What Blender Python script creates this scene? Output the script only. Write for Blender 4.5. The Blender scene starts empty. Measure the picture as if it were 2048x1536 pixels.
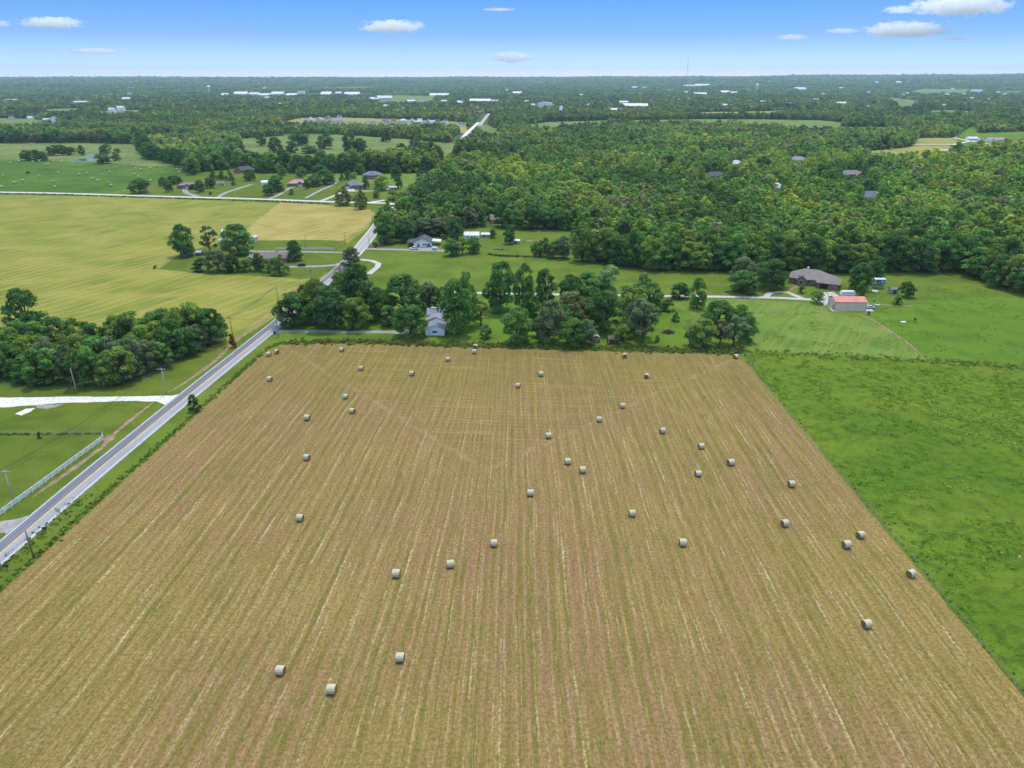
import bpy, bmesh, math, random
import numpy as np
from mathutils import Vector, Matrix

# ---------------------------------------------------------------- camera, world, sun, exposure
SC = bpy.context.scene
COL = SC.collection
F, PITCH, CAMH = 1421.0, math.atan((768 - 157) / 1421.0), 100.0
cd = bpy.data.cameras.new("camera")
cd.sensor_width = 36.0
cd.lens = 36.0 * F / 2048.0
cd.clip_start, cd.clip_end = 0.5, 60000.0
cam = bpy.data.objects.new("camera", cd)
COL.objects.link(cam)
cam.location = (0, 0, CAMH)
cam.rotation_euler = (math.pi / 2 - PITCH, 0, 0)
SC.camera = cam

SUN_EL, SUN_AZ = math.radians(73), math.radians(12)      # azimuth measured from +Y towards +X
W = bpy.data.worlds.new("World")
SC.world = W
W.use_nodes = True
wn, wl = W.node_tree.nodes, W.node_tree.links
wn.clear()
wo = wn.new("ShaderNodeOutputWorld")
bg = wn.new("ShaderNodeBackground")
bg.inputs[1].default_value = 0.15
sky = wn.new("ShaderNodeTexSky")
sky.sky_type = 'NISHITA'
sky.sun_disc = False
sky.sun_elevation = SUN_EL
sky.sun_rotation = SUN_AZ
sky.air_density, sky.dust_density, sky.ozone_density = 1.0, 0.3, 2.0
tc = wn.new("ShaderNodeTexCoord")
# the clear blue reaches low over this horizon: the dome's elevation is stretched before it is read
mp = wn.new("ShaderNodeVectorMath"); mp.operation = 'MULTIPLY'; mp.inputs[1].default_value = (1, 1, 3.0)
nm = wn.new("ShaderNodeVectorMath"); nm.operation = 'NORMALIZE'
wl.new(tc.outputs['Generated'], mp.inputs[0]); wl.new(mp.outputs[0], nm.inputs[0]); wl.new(nm.outputs[0], sky.inputs[0])
# the band of sky just over the land is a deeper blue than the model's; the unseen upper sky is brightened well past it, as added fill for the shade
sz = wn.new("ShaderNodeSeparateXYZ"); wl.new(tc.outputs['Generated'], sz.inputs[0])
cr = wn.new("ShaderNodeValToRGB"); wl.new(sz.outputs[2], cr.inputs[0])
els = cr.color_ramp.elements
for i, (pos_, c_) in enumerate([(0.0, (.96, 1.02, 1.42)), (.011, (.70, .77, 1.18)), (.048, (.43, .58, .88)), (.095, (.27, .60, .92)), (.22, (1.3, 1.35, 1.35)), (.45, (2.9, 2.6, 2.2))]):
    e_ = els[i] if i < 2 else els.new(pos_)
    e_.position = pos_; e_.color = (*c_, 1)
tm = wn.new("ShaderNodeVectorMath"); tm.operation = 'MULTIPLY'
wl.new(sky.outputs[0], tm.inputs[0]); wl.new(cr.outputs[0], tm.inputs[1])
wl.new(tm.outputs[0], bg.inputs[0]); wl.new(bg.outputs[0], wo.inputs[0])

sd = bpy.data.lights.new("sun", 'SUN')
sd.energy, sd.angle, sd.color = 2.0, math.radians(0.6), (1.0, 0.95, 0.88)
sun = bpy.data.objects.new("sun", sd)
COL.objects.link(sun)
sdir = Vector((math.sin(SUN_AZ) * math.cos(SUN_EL), math.cos(SUN_AZ) * math.cos(SUN_EL), math.sin(SUN_EL)))
sun.rotation_euler = sdir.to_track_quat('Z', 'Y').to_euler()
sun.location = (0, 0, 400)

vs = SC.view_settings
vs.view_transform, vs.look, vs.exposure, vs.gamma = 'Standard', 'None', 0.25, 1.0
SC.display_settings.display_device = 'sRGB'
cy = SC.cycles
cy.max_bounces, cy.diffuse_bounces, cy.glossy_bounces, cy.transmission_bounces = 24, 3, 2, 3
cy.volume_bounces, cy.transparent_max_bounces = 20, 6
cy.volume_step_rate, cy.volume_max_steps = 1.0, 256
cy.sample_clamp_indirect = 3.0
cy.use_denoising = True
cy.denoiser = 'OPENIMAGEDENOISE'
cy.denoising_prefilter = 'NONE'
cy.denoising_input_passes = 'RGB_ALBEDO_NORMAL'

HAZE = 4.6e-5
rnd = random.Random(7)
npr = np.random.default_rng(11)

# ---------------------------------------------------------------- terrain and projection
def sstep(a, b, x):
    t = np.clip((x - a) / (b - a), 0, 1)
    return t * t * (3 - 2 * t)
def terrain(x, y):
    x = np.asarray(x, float); y = np.asarray(y, float)
    r = np.hypot(x, y)
    z = 95 * sstep(4500, 15500, r) + 45 * sstep(0, 9000, x) * sstep(6000, 15000, r)
    rid = np.sin(x * .0011 + 1.3 * np.sin(y * .0004)) * np.sin(y * .0013 + 1.1 * np.sin(x * .0005))
    rid = rid + .6 * np.sin(x * .0031 + y * .0012) * np.sin(y * .0027 + 2)
    return z + 11 * rid * sstep(4500, 9000, r)
SP, CP = math.sin(PITCH), math.cos(PITCH)
def at(u, v, z=0.0):
    """where the line of sight through a photo point meets the plane z (the land, when far)"""
    y, x = (768 - v) / F, (u - 1024) / F
    d = Vector((x, CP + y * SP, -SP + y * CP))
    t = (z - CAMH) / d.z if d.z < -1e-5 else 1e9
    if t * math.hypot(d.x, d.y) > 4300:
        t = 4200.0
        while t < 17000:
            px, py, pz = d.x * t, d.y * t, CAMH + d.z * t
            if pz - z <= float(terrain(px, py)):
                break
            t += 25.0
    return Vector((d.x * t, d.y * t, 0.0))
def gz(x, y):
    return float(terrain(x, y))
def px_size(p):
    """metres per photo pixel at a ground point"""
    return (p.y * CP + CAMH * SP) / F
def height_of(p, v):
    """height above the land of the point over p that shows at photo row v"""
    y = (768 - v) / F
    return CAMH + p.y * (-SP + y * CP) / (CP + y * SP) - gz(p.x, p.y)

# ---------------------------------------------------------------- object helpers
def setp(o, label=None, cat=None, group=None, kind=None):
    for k, val in (('label', label), ('category', cat), ('group', group), ('kind', kind)):
        if val: o[k] = val
    return o
def thing(name, label, cat, loc, rz=0.0, group=None):
    o = bpy.data.objects.new(name, None)
    COL.objects.link(o)
    o.empty_display_size = 0.5
    o.location = loc; o.rotation_euler = (0, 0, rz)
    return setp(o, label, cat, group)
class MB:
    def __init__(s): s.v, s.f, s.m = [], [], []
    def add(s, vs_, fs, m=0):
        n = len(s.v)
        s.v += [tuple(p) for p in vs_]
        s.f += [tuple(i + n for i in f) for f in fs]
        s.m += [m] * len(fs)
        return s
    def box(s, x0, x1, y0, y1, z0, z1, m=0):
        v = [(x, y, z) for z in (z0, z1) for x, y in ((x0, y0), (x1, y0), (x1, y1), (x0, y1))]
        return s.add(v, [(3, 2, 1, 0), (4, 5, 6, 7), (0, 1, 5, 4), (1, 2, 6, 5), (2, 3, 7, 6), (3, 0, 4, 7)], m)
    def tube(s, pts, radii, n=8, m=0, cap=True):
        pts = [Vector(p) for p in pts]
        k0 = len(s.v); rings = []
        for i, p in enumerate(pts):
            d = (pts[min(i + 1, len(pts) - 1)] - pts[max(i - 1, 0)]).normalized()
            a = d.orthogonal().normalized() if abs(d.z) < .9 else Vector((1, 0, 0)) - d * d.x
            a.normalize(); b = d.cross(a)
            r = radii[i] if hasattr(radii, '__len__') else radii
            rings.append([p + (a * math.cos(2 * math.pi * j / n) + b * math.sin(2 * math.pi * j / n)) * r for j in range(n)])
        vs_, fs = [q for r in rings for q in r], []
        for i in range(len(pts) - 1):
            for j in range(n):
                fs.append((i * n + j, i * n + (j + 1) % n, (i + 1) * n + (j + 1) % n, (i + 1) * n + j))
        if cap:
            fs.append(tuple(range(n - 1, -1, -1))); fs.append(tuple((len(pts) - 1) * n + j for j in range(n)))
        return s.add(vs_, fs, m)
    def prism(s, prof, a0, a1, axis='x', m=0):
        """closed profile swept along an axis: prof in (y,z) for x, (x,z) for y, (x,y) for z"""
        n = len(prof)
        def P(a, q):
            return (a, q[0], q[1]) if axis == 'x' else ((q[0], a, q[1]) if axis == 'y' else (q[0], q[1], a))
        v = [P(a0, q) for q in prof] + [P(a1, q) for q in prof]
        fs = [(i, (i + 1) % n, n + (i + 1) % n, n + i) for i in range(n)] + [tuple(range(n - 1, -1, -1)), tuple(range(n, 2 * n))]
        return s.add(v, fs, m)
    def mesh(s, name, mats, smooth=False):
        me = bpy.data.meshes.new(name)
        me.from_pydata(s.v, [], s.f)
        for mt in (mats if isinstance(mats, (list, tuple)) else [mats]): me.materials.append(mt)
        if any(s.m): me.polygons.foreach_set('material_index', s.m)
        if smooth: me.polygons.foreach_set('use_smooth', [True] * len(s.f))
        bm = bmesh.new(); bm.from_mesh(me); bmesh.ops.recalc_face_normals(bm, faces=bm.faces); bm.to_mesh(me); bm.free()
        me.update()
        return me
    def build(s, name, mats, parent=None, smooth=False):
        return link(name, s.mesh(name, mats, smooth), parent)
def link(name, me, parent=None):
    o = bpy.data.objects.new(name, me)
    COL.objects.link(o)
    if parent is not None: o.parent = parent
    return o
def copy_tree(o, parent=None):
    c = o.copy(); COL.objects.link(c)
    c.parent = parent
    for ch in list(o.children): copy_tree(ch, c)
    return c
ONES = "first second third fourth fifth sixth seventh eighth ninth tenth eleventh twelfth thirteenth fourteenth fifteenth sixteenth seventeenth eighteenth nineteenth".split()
TENS = {2: ("twenty", "twentieth"), 3: ("thirty", "thirtieth"), 4: ("forty", "fortieth"), 5: ("fifty", "fiftieth"), 6: ("sixty", "sixtieth"), 7: ("seventy", "seventieth"), 8: ("eighty", "eightieth")}
def ordinal(i):
    if i < 20: return ONES[i - 1]
    t, o = divmod(i, 10)
    return TENS[t][1] if o == 0 else TENS[t][0] + "-" + ONES[o - 1]

# ---------------------------------------------------------------- materials
class NT:
    """small helper round a material's node tree"""
    def __init__(s, name):
        s.mat = bpy.data.materials.new(name); s.mat.use_nodes = True
        s.n, s.l = s.mat.node_tree.nodes, s.mat.node_tree.links
        s.n.clear(); s.out = s.n.new("ShaderNodeOutputMaterial"); s._pos = None
    def pos(s):
        if s._pos is None: s._pos = s.n.new("ShaderNodeNewGeometry").outputs['Position']
        return s._pos
    def put(s, sock, val):
        if isinstance(val, (int, float)): sock.default_value = val
        elif isinstance(val, (tuple, list)): sock.default_value = tuple(val) + ((1.0,) if len(val) == 3 and len(sock.default_value) == 4 else ())
        else: s.l.new(val, sock)
    def math(s, op, a, b=0.0, c=None):
        n = s.n.new("ShaderNodeMath"); n.operation = op
        s.put(n.inputs[0], a); s.put(n.inputs[1], b)
        if c is not None: s.put(n.inputs[2], c)
        return n.outputs[0]
    def vec(s, x, y, z=0.0):
        n = s.n.new("ShaderNodeCombineXYZ")
        for i, q in enumerate((x, y, z)): s.put(n.inputs[i], q)
        return n.outputs[0]
    def xyz(s, v):
        n = s.n.new("ShaderNodeSeparateXYZ"); s.l.new(v, n.inputs[0]); return n.outputs
    def scale(s, v, f):
        n = s.n.new("ShaderNodeVectorMath"); n.operation = 'MULTIPLY'; s.put(n.inputs[0], v); n.inputs[1].default_value = f if hasattr(f, '__len__') else (f, f, f)
        return n.outputs[0]
    def noise(s, v, sc=1.0, det=2.0, rough=0.55):
        n = s.n.new("ShaderNodeTexNoise"); s.l.new(v, n.inputs['Vector'])
        n.inputs['Scale'].default_value, n.inputs['Detail'].default_value, n.inputs['Roughness'].default_value = sc, det, rough
        return n.outputs['Fac']
    def rng(s, v, a, b, c=0.0, d=1.0):
        n = s.n.new("ShaderNodeMapRange"); n.interpolation_type = 'SMOOTHSTEP'
        for i, q in enumerate((v, a, b, c, d)): s.put(n.inputs[i], q)
        return n.outputs[0]
    def mix(s, f, a, b, mode='MIX'):
        n = s.n.new("ShaderNodeMix"); n.data_type = 'RGBA'; n.blend_type = mode
        s.put(n.inputs[0], f); s.put(n.inputs[6], a); s.put(n.inputs[7], b)
        return n.outputs[2]
    def bsdf(s, col, rough=0.9, bump=None, dist=0.1, strength=0.6, spec=0.2, metal=0.0):
        b = s.n.new("ShaderNodeBsdfPrincipled")
        s.put(b.inputs['Base Color'], col); s.put(b.inputs['Roughness'], rough)
        b.inputs['Specular IOR Level'].default_value = spec; b.inputs['Metallic'].default_value = metal
        if bump is not None:
            k = s.n.new("ShaderNodeBump"); k.inputs['Distance'].default_value = dist; k.inputs['Strength'].default_value = strength
            s.l.new(bump, k.inputs['Height']); s.l.new(k.outputs[0], b.inputs['Normal'])
        s.l.new(b.outputs[0], s.out.inputs[0])
        return s.mat

def plain(name, col, rough=0.7, var=0.25, sc=1.5, spec=0.3, metal=0.0, bump=0.0, stretch=(1, 1, 1)):
    t = NT(name)
    tcn = t.n.new("ShaderNodeTexCoord").outputs['Object']
    n = t.noise(t.scale(tcn, stretch), sc, 4)
    c = t.mix(t.rng(n, .3, .7), [q * (1 - var) for q in col], [min(1, q * (1 + var)) for q in col])
    return t.bsdf(c, rough, n if bump else None, bump, .5, spec, metal)

def grass(name, dark, mid, light, big=0.012, small=0.12, fine=1.3, streak=None, streak_amt=0.0, dry=None, dry_amt=0.0, bump=0.25, row=None):
    """patchy grass in world space; streak = angle of the mowing lines, row = their spacing"""
    t = NT(name); p = t.pos()
    a = t.noise(p, big, 4, .6); b = t.noise(p, small, 5, .62); c = t.noise(p, fine, 3, .7)
    col = t.mix(t.rng(a, .36, .64), mid, light)
    col = t.mix(t.math('MULTIPLY', t.rng(b, .4, .68), .75), col, dark)
    if dry:
        d = t.noise(t.scale(p, (.03, .05, 1)), 1.0, 5, .65)
        col = t.mix(t.math('MULTIPLY', t.rng(d, .45, .7), dry_amt), col, dry)
    if streak is not None:
        q = t.xyz(p); ca, sa = math.cos(streak), math.sin(streak)
        al = t.math('ADD', t.math('MULTIPLY', q[0], ca), t.math('MULTIPLY', q[1], sa))
        ac = t.math('SUBTRACT', t.math('MULTIPLY', q[1], ca), t.math('MULTIPLY', q[0], sa))
        ac = t.math('ADD', ac, t.math('MULTIPLY', t.noise(p, .02, 2), 9.0))
        if row:
            ph = t.math('ABSOLUTE', t.math('SUBTRACT', t.math('FRACT', t.math('DIVIDE', ac, row)), .5))
            st = t.math('MULTIPLY', t.rng(ph, .08, .3), t.rng(t.noise(t.vec(t.math('MULTIPLY', ac, .2), t.math('MULTIPLY', al, .03)), 1, 3), .35, .6))
        else:
            st = t.rng(t.noise(t.vec(t.math('MULTIPLY', ac, .45), t.math('MULTIPLY', al, .025)), 1, 3), .42, .62)
        col = t.mix(t.math('MULTIPLY', st, streak_amt), col, dry or light)
    col = t.mix(t.rng(c, .25, .75, 0, .55), col, [q * .45 for q in dark], 'MIX') if False else t.mix(t.rng(c, .3, .72, .38, 0), col, [q * .5 for q in dark])
    h = t.math('ADD', t.math('MULTIPLY', c, .6), b)
    return t.bsdf(col, 1.0, h, bump, .8, 0.05)

def hay_field_material():
    t = NT("mown_hay"); p = t.pos(); q = t.xyz(p); x, y = q[0], q[1]
    wob = t.math('MULTIPLY', t.math('SUBTRACT', t.noise(p, .014, 2), .5), 3.5)
    wob = t.math('ADD', wob, t.math('MULTIPLY', t.math('SUBTRACT', t.noise(p, .3, 3), .5), .55))
    dl = t.math('ADD', t.math('SUBTRACT', x, t.math('MULTIPLY', y, .068)), 116.2)
    dr = t.math('SUBTRACT', 90.0, x)
    dt = t.math('SUBTRACT', t.math('SUBTRACT', 268.5, t.math('MULTIPLY', x, .086)), y)
    side = t.math('MINIMUM', dl, dr)
    # rows stay parallel to the nearer long edge; the turn at the top edge only leaves fainter cross lines
    top = t.rng(t.math('SUBTRACT', side, dt), -1.5, 1.5)
    d0 = t.math('MINIMUM', side, dt)
    bl = t.rng(x, -22.0, 4.0)
    row = t.math('ADD', t.math('MULTIPLY', dl, t.math('SUBTRACT', 1.0, bl)), t.math('MULTIPLY', t.math('SUBTRACT', 206.0, dr), bl))
    d = t.math('ADD', row, wob); al = y
    dc = t.math('ADD', dt, wob)
    tan, pink, olive, green, straw = HAY
    n1 = t.noise(t.vec(t.math('MULTIPLY', d, .42), t.math('MULTIPLY', al, .02)), 1, 5, .72)
    n2 = t.noise(t.vec(t.math('MULTIPLY', d, 1.5), t.math('MULTIPLY', al, .03), 3.0), 1, 3, .6)
    n3 = t.noise(p, .013, 4, .6)
    n4 = t.noise(p, .17, 5, .7)
    fine = t.noise(p, 1.5, 4, .78)
    stalk = t.noise(t.vec(t.math('MULTIPLY', d, 3.2), t.math('MULTIPLY', al, .16), 7.0), 1, 3, .7)
    cross = t.noise(t.vec(t.math('MULTIPLY', dc, .9), t.math('MULTIPLY', x, .03), 11.0), 1, 3, .6)
    col = t.mix(t.rng(n3, .40, .55), tan, pink)
    g = t.math('ADD', t.math('MULTIPLY', n1, .75), t.math('MULTIPLY', n4, .33))
    col = t.mix(t.rng(g, .46, .70, 0, .8), col, olive)
    mid_ = t.math('MULTIPLY', t.rng(t.math('ABSOLUTE', t.math('ADD', x, 8.0)), 75.0, 15.0), t.rng(t.math('ABSOLUTE', t.math('SUBTRACT', y, 175.0)), 75.0, 20.0))
    col = t.mix(t.math('MULTIPLY', mid_, .5), col, pink)
    far_olive = t.math('MULTIPLY', t.rng(y, 205.0, 255.0), .35)
    col = t.mix(far_olive, col, olive)
    col = t.mix(t.rng(t.math('ADD', n4, t.math('MULTIPLY', n1, .5)), .85, 1.02, 0, .6), col, green)
    def tracks(dd, spacing, w0, w1):
        return t.rng(t.math('ABSOLUTE', t.math('SUBTRACT', t.math('FRACT', t.math('DIVIDE', dd, spacing)), .5)), w0, w1)
    col = t.mix(t.math('MULTIPLY', tracks(d, 2.45, .2, .42), t.math('MULTIPLY', t.rng(n1, .3, .62, .1, .75), t.rng(n4, .3, .6, .45, 1.0))), col, [q_ * .88 for q_ in olive])
    col = t.mix(t.math('MULTIPLY', tracks(d, 1.22, .25, .45), t.rng(n2, .3, .6, .0, .3)), col, [q_ * .7 for q_ in olive])
    col = t.mix(t.rng(n2, .50, .68, 0, .6), col, [min(1, q_ * 1.3) for q_ in tan])
    col = t.mix(t.rng(stalk, .54, .76, 0, .4), col, straw)
    col = t.mix(t.math('MULTIPLY', t.math('MULTIPLY', tracks(dc, 2.4, .2, .42), top), t.rng(cross, .4, .6, .1, .4)), col, [q_ * .75 for q_ in olive])
    col = t.mix(t.math('MULTIPLY', t.rng(cross, .52, .68), t.math('MULTIPLY', top, .6)), col, [min(1, q_ * 1.3) for q_ in tan])
    # pale windrow scraps every few metres, broken along their length
    def windrow(dd, a, spacing, wid, seed, lo, hi, k=.045):
        f = t.math('ABSOLUTE', t.math('SUBTRACT', t.math('FRACT', t.math('DIVIDE', dd, spacing)), .5))
        brk = t.noise(t.vec(t.math('DIVIDE', t.math('FLOOR', t.math('DIVIDE', dd, spacing)), .37), t.math('MULTIPLY', a, k), seed), 1, 4, .65)
        ragged = t.math('SUBTRACT', t.noise(p, 1.1, 4, .75), .5)
        line = t.rng(t.math('ADD', f, t.math('MULTIPLY', ragged, .85 / spacing)), wid, wid * .2)
        return t.math('MULTIPLY', line, t.rng(brk, lo, hi))
    w1 = windrow(d, al, 7.3, .05, 1.0, .40, .70, .05)
    w2 = windrow(t.math('ADD', d, 3.1), al, 5.1, .05, 4.0, .45, .72, .07)
    w3 = t.math('MULTIPLY', windrow(d, al, 2.45, .13, 9.0, .42, .72, .05), .5)
    fade = t.rng(y, 180.0, 250.0, 1.0, .5)
    w = t.math('MAXIMUM', t.math('MAXIMUM', w1, t.math('MULTIPLY', w2, .8)), w3)
    col = t.mix(t.math('MULTIPLY', t.math('MULTIPLY', w, fade), t.rng(fine, .30, .64, .18, .85)), col, straw)
    seam = t.rng(t.math('ABSOLUTE', t.math('ADD', t.math('SUBTRACT', side, dt), t.math('MULTIPLY', wob, .8))), 2.4, .2)
    col = t.mix(t.math('MULTIPLY', seam, t.rng(n4, .38, .64, 0, .32)), col, [a_ * .5 + b_ * .5 for a_, b_ in zip(straw, tan)])
    col = t.mix(t.rng(d0, 5.0, 0.0, 0, .5), col, tan)
    col = t.mix(t.rng(fine, .34, .62, .6, 0), col, [q_ * .42 for q_ in olive])
    col = t.mix(t.rng(t.noise(p, 3.2, 3, .8), .55, .75, 0, .45), col, straw)
    h = t.math('ADD', t.math('MULTIPLY', fine, .8), t.math('ADD', stalk, t.math('MULTIPLY', w, .8)))
    return t.bsdf(col, 1.0, h, .16, .7, .05)

HAY = ((.298, .202, .066), (.290, .167, .080), (.172, .150, .028), (.13, .158, .022), (.60, .49, .27))
M = {}
M['forest_floor'] = grass("forest_floor", (.05, .085, .025), (.075, .115, .035), (.10, .14, .045), small=.05, fine=.4)
M['hay'] = hay_field_material()
M['pasture'] = grass("lush_pasture", (0.05051, 0.09662, 0.01008), (0.1056, 0.1886, 0.01512), (0.1469, 0.2254, 0.02016), big=.02, small=.35, fine=1.6, dry=(0.2204, 0.2669, 0.0294), dry_amt=.55, bump=.9)
M['meadow'] = grass("mown_meadow", (0.07905, 0.144, 0.0195), (0.1163, 0.2025, 0.0255), (0.1535, 0.243, 0.03375), small=.05, dry=(0.2697, 0.27, 0.075), dry_amt=.5, streak=1.0, streak_amt=.35)
M['midpasture'] = grass("grazed_pasture", (0.0751, 0.1197, 0.01403), (0.1149, 0.1753, 0.01912), (0.1502, 0.2095, 0.0255), small=.06, dry=(0.212, 0.2137, 0.051), dry_amt=.35)
M['lawn'] = grass("lawn", (0.0751, 0.1105, 0.01346), (0.1105, 0.1596, 0.01836), (0.1414, 0.1882, 0.02142), small=.08, dry=(0.1767, 0.18, 0.04284), dry_amt=.25)
M['brightlawn'] = grass("bright_lawn", (0.0744, 0.135, 0.0135), (0.1163, 0.2025, 0.01875), (0.1535, 0.243, 0.02625), small=.08)
M['verge'] = grass("verge_grass", (0.0475, 0.09, 0.015), (0.0855, 0.153, 0.021), (0.133, 0.189, 0.03), small=.2, dry=(0.2375, 0.189, 0.06), dry_amt=.45)
M['yellow'] = grass("yellowing_hayfield", (.120, .172, .022), (.19, .222, .032), (.275, .268, .046), big=.008, small=.03, dry=(.385, .32, .09), dry_amt=.6, streak=1.15, streak_amt=.55, row=6.5, bump=.1)
M['gold'] = grass("golden_stubble", (.22, .21, .04), (.32, .27, .065), (.38, .31, .085), small=.05, dry=(.50, .37, .14), dry_amt=.6, streak=1.05, streak_amt=.55, row=7.5, bump=.1)
M['farpasture'] = grass("far_pasture", (0.04275, 0.09975, 0.0128), (0.07125, 0.152, 0.016), (0.1045, 0.1852, 0.024), small=.03, fine=.4, dry=(0.1425, 0.1805, 0.048), dry_amt=.4)
M['farfield'] = grass("far_field", (.10, .15, .04), (.15, .2, .055), (.2, .24, .07), small=.02, fine=.2, dry=(.27, .26, .1), dry_amt=.5)
M['fargold'] = grass("far_gold_field", (.22, .22, .06), (.29, .28, .07), (.35, .32, .09), small=.02, fine=.2)
M['dirt'] = plain("bare_dirt", (.26, .18, .11), .95, .3, .5, .1, bump=.05)
M['gravel'] = plain("white_gravel", (.62, .59, .54), .95, .16, .8, .1, bump=.05)
M['concrete'] = plain("concrete", (.44, .42, .385), .9, .12, .4, .2)
M['drive'] = plain("gravel_drive", (.29, .275, .25), .95, .2, .5, .1)

def road_material(name, col, tracks):
    t = NT(name); p = t.pos()
    uv = t.n.new("ShaderNodeUVMap").outputs[0]; q = t.xyz(uv)          # u along (metres), v across (metres)
    n = t.noise(t.vec(t.math('MULTIPLY', q[0], .05), t.math('MULTIPLY', q[1], 1.6)), 1, 4)
    m = t.noise(p, .35, 4); k = t.noise(p, 4.0, 3)
    c = t.mix(t.rng(n, .35, .65), [a * .86 for a in col], [min(1, a * 1.12) for a in col])
    c = t.mix(t.rng(m, .5, .75, 0, .35), c, [a * .8 for a in col])
    c = t.mix(t.rng(k, .3, .7, .18, 0), c, [a * .6 for a in col])
    if tracks:
        f = t.math('ABSOLUTE', t.math('SUBTRACT', t.math('FRACT', t.math('ADD', t.math('DIVIDE', q[1], 1.7), .5)), .5))
        c = t.mix(t.rng(f, .3, .1, 0, .28), c, [a * .72 for a in col])
    return t.bsdf(c, .9, k, .01, .4, .2)
M['lane_dark'] = road_material("dark_asphalt", (.165, .168, .18), True)
M['lane_pale'] = road_material("pale_asphalt", (.305, .305, .31), True)
M['road_far'] = road_material("worn_asphalt", (.36, .355, .35), True)
M['lane_gravel'] = road_material("gravel_road", (.52, .5, .45), False)
M['white_paint'] = plain("white_paint", (.78, .78, .76), .7, .1, 2)
M['yellow_paint'] = plain("yellow_paint", (.75, .46, .10), .7, .15, 1)
t = NT("pond_surface"); k = t.noise(t.pos(), .8, 2)
M['pond'] = t.bsdf((.10, .13, .12), .12, k, .02, .2, .8)

def foliage_material():
    """leaf colour: the tree's own colour (object colour) times a leaf-to-leaf tint stored on the faces"""
    t = NT("foliage")
    oc = t.n.new("ShaderNodeObjectInfo").outputs['Color']
    at_ = t.n.new("ShaderNodeAttribute"); at_.attribute_name = "tint"
    c = t.mix(1.0, oc, at_.outputs['Color'], 'MULTIPLY')
    d = t.n.new("ShaderNodeBsdfDiffuse"); tr = t.n.new("ShaderNodeBsdfTranslucent"); ms = t.n.new("ShaderNodeMixShader")
    ms.inputs[0].default_value = .45
    t.l.new(c, d.inputs[0])
    c2 = t.mix(1.0, c, (1.05, 1.15, .6), 'MULTIPLY'); t.l.new(c2, tr.inputs[0])
    t.l.new(d.outputs[0], ms.inputs[1]); t.l.new(tr.outputs[0], ms.inputs[2]); t.l.new(ms.outputs[0], t.out.inputs[0])
    return t.mat
M['leaf'] = foliage_material()
M['bark'] = plain("bark", (.12, .09, .065), .95, .35, 3, .1, bump=.05, stretch=(1, 1, .2))
M['greybark'] = plain("grey_bark", (.26, .24, .21), .95, .3, 3, .1)

# ---------------------------------------------------------------- land
def ring_ground():
    nr, na, rmax = 110, 288, 17500.0
    rs = np.concatenate([[0], 30 * (rmax / 30) ** (np.arange(nr) / (nr - 1.0))])
    an = np.arange(na) / na * 2 * np.pi
    X = rs[1:, None] * np.sin(an)[None]; Y = rs[1:, None] * np.cos(an)[None]
    Z = terrain(X, Y)
    v = np.concatenate([[[0, 0, 0]], np.stack([X, Y, Z], -1).reshape(-1, 3)])
    f = [(0, 1 + (j + 1) % na, 1 + j) for j in range(na)]
    for i in range(nr - 1):
        a, b = 1 + i * na, 1 + (i + 1) * na
        f += [(a + j, a + (j + 1) % na, b + (j + 1) % na, b + j) for j in range(na)]
    me = bpy.data.meshes.new("ground"); me.from_pydata(v.tolist(), [], f); me.materials.append(M['forest_floor'])
    me.polygons.foreach_set('use_smooth', [True] * len(f))
    return setp(link("ground", me), kind='structure')
ring_ground()

def sheet(name, pts, mat, z, dirt=False):
    """a flat field; pts are ground points"""
    far = max(p.length for p in pts) > 4300
    v = [(p.x, p.y, z + gz(p.x, p.y) + (1.0 if far else 0)) for p in pts]
    me = bpy.data.meshes.new(name); me.from_pydata(v, [], [tuple(range(len(v)))])
    if me.polygons[0].normal.z < 0: me.flip_normals()
    me.materials.append(mat)
    return setp(link(name, me), kind='structure')
def V2(x, y): return Vector((x, y, 0))
def PX(*uv, z=0.0): return [at(u, v, z) for u, v in uv]
def rough(pts, step=6.0, amp=0.6, seed=3):
    """an outline with small irregularities, as grown edges have"""
    r = random.Random(seed); out = []
    for a, b in zip(pts, pts[1:] + pts[:1]):
        n = max(1, int((b - a).length / step)); n = min(n, 60)
        for i in range(n):
            p = a.lerp(b, i / n)
            out.append(p + (Vector((r.uniform(-1, 1), r.uniform(-1, 1), 0)) * amp if i else Vector((0, 0, 0))))
    return out
def ribbon(name, pts, o0, o1, z, mat, kind='structure'):
    """a strip between two offsets from a centre line, with metres for uv"""
    me = bpy.data.meshes.new(name); v, f, uv = [], [], []
    run = 0.0
    for i, p in enumerate(pts):
        d = (pts[min(i + 1, len(pts) - 1)] - pts[max(i - 1, 0)]).normalized(); n = Vector((d.y, -d.x, 0))
        if i: run += (p - pts[i - 1]).length
        a0 = o0[i] if hasattr(o0, '__len__') else o0; a1 = o1[i] if hasattr(o1, '__len__') else o1
        for o in (a0, a1):
            q = p + n * o; v.append((q.x, q.y, z + gz(q.x, q.y))); uv.append((run, o))
        if i: f.append((2 * i - 2, 2 * i - 1, 2 * i + 1, 2 * i))
    me.from_pydata(v, [], f)
    lay = me.uv_layers.new(name="UVMap")
    for lp in me.loops: lay.data[lp.index].uv = uv[lp.vertex_index]
    if me.polygons[0].normal.z < 0: me.flip_normals()
    me.materials.append(mat)
    return setp(link(name, me), kind=kind)
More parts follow.
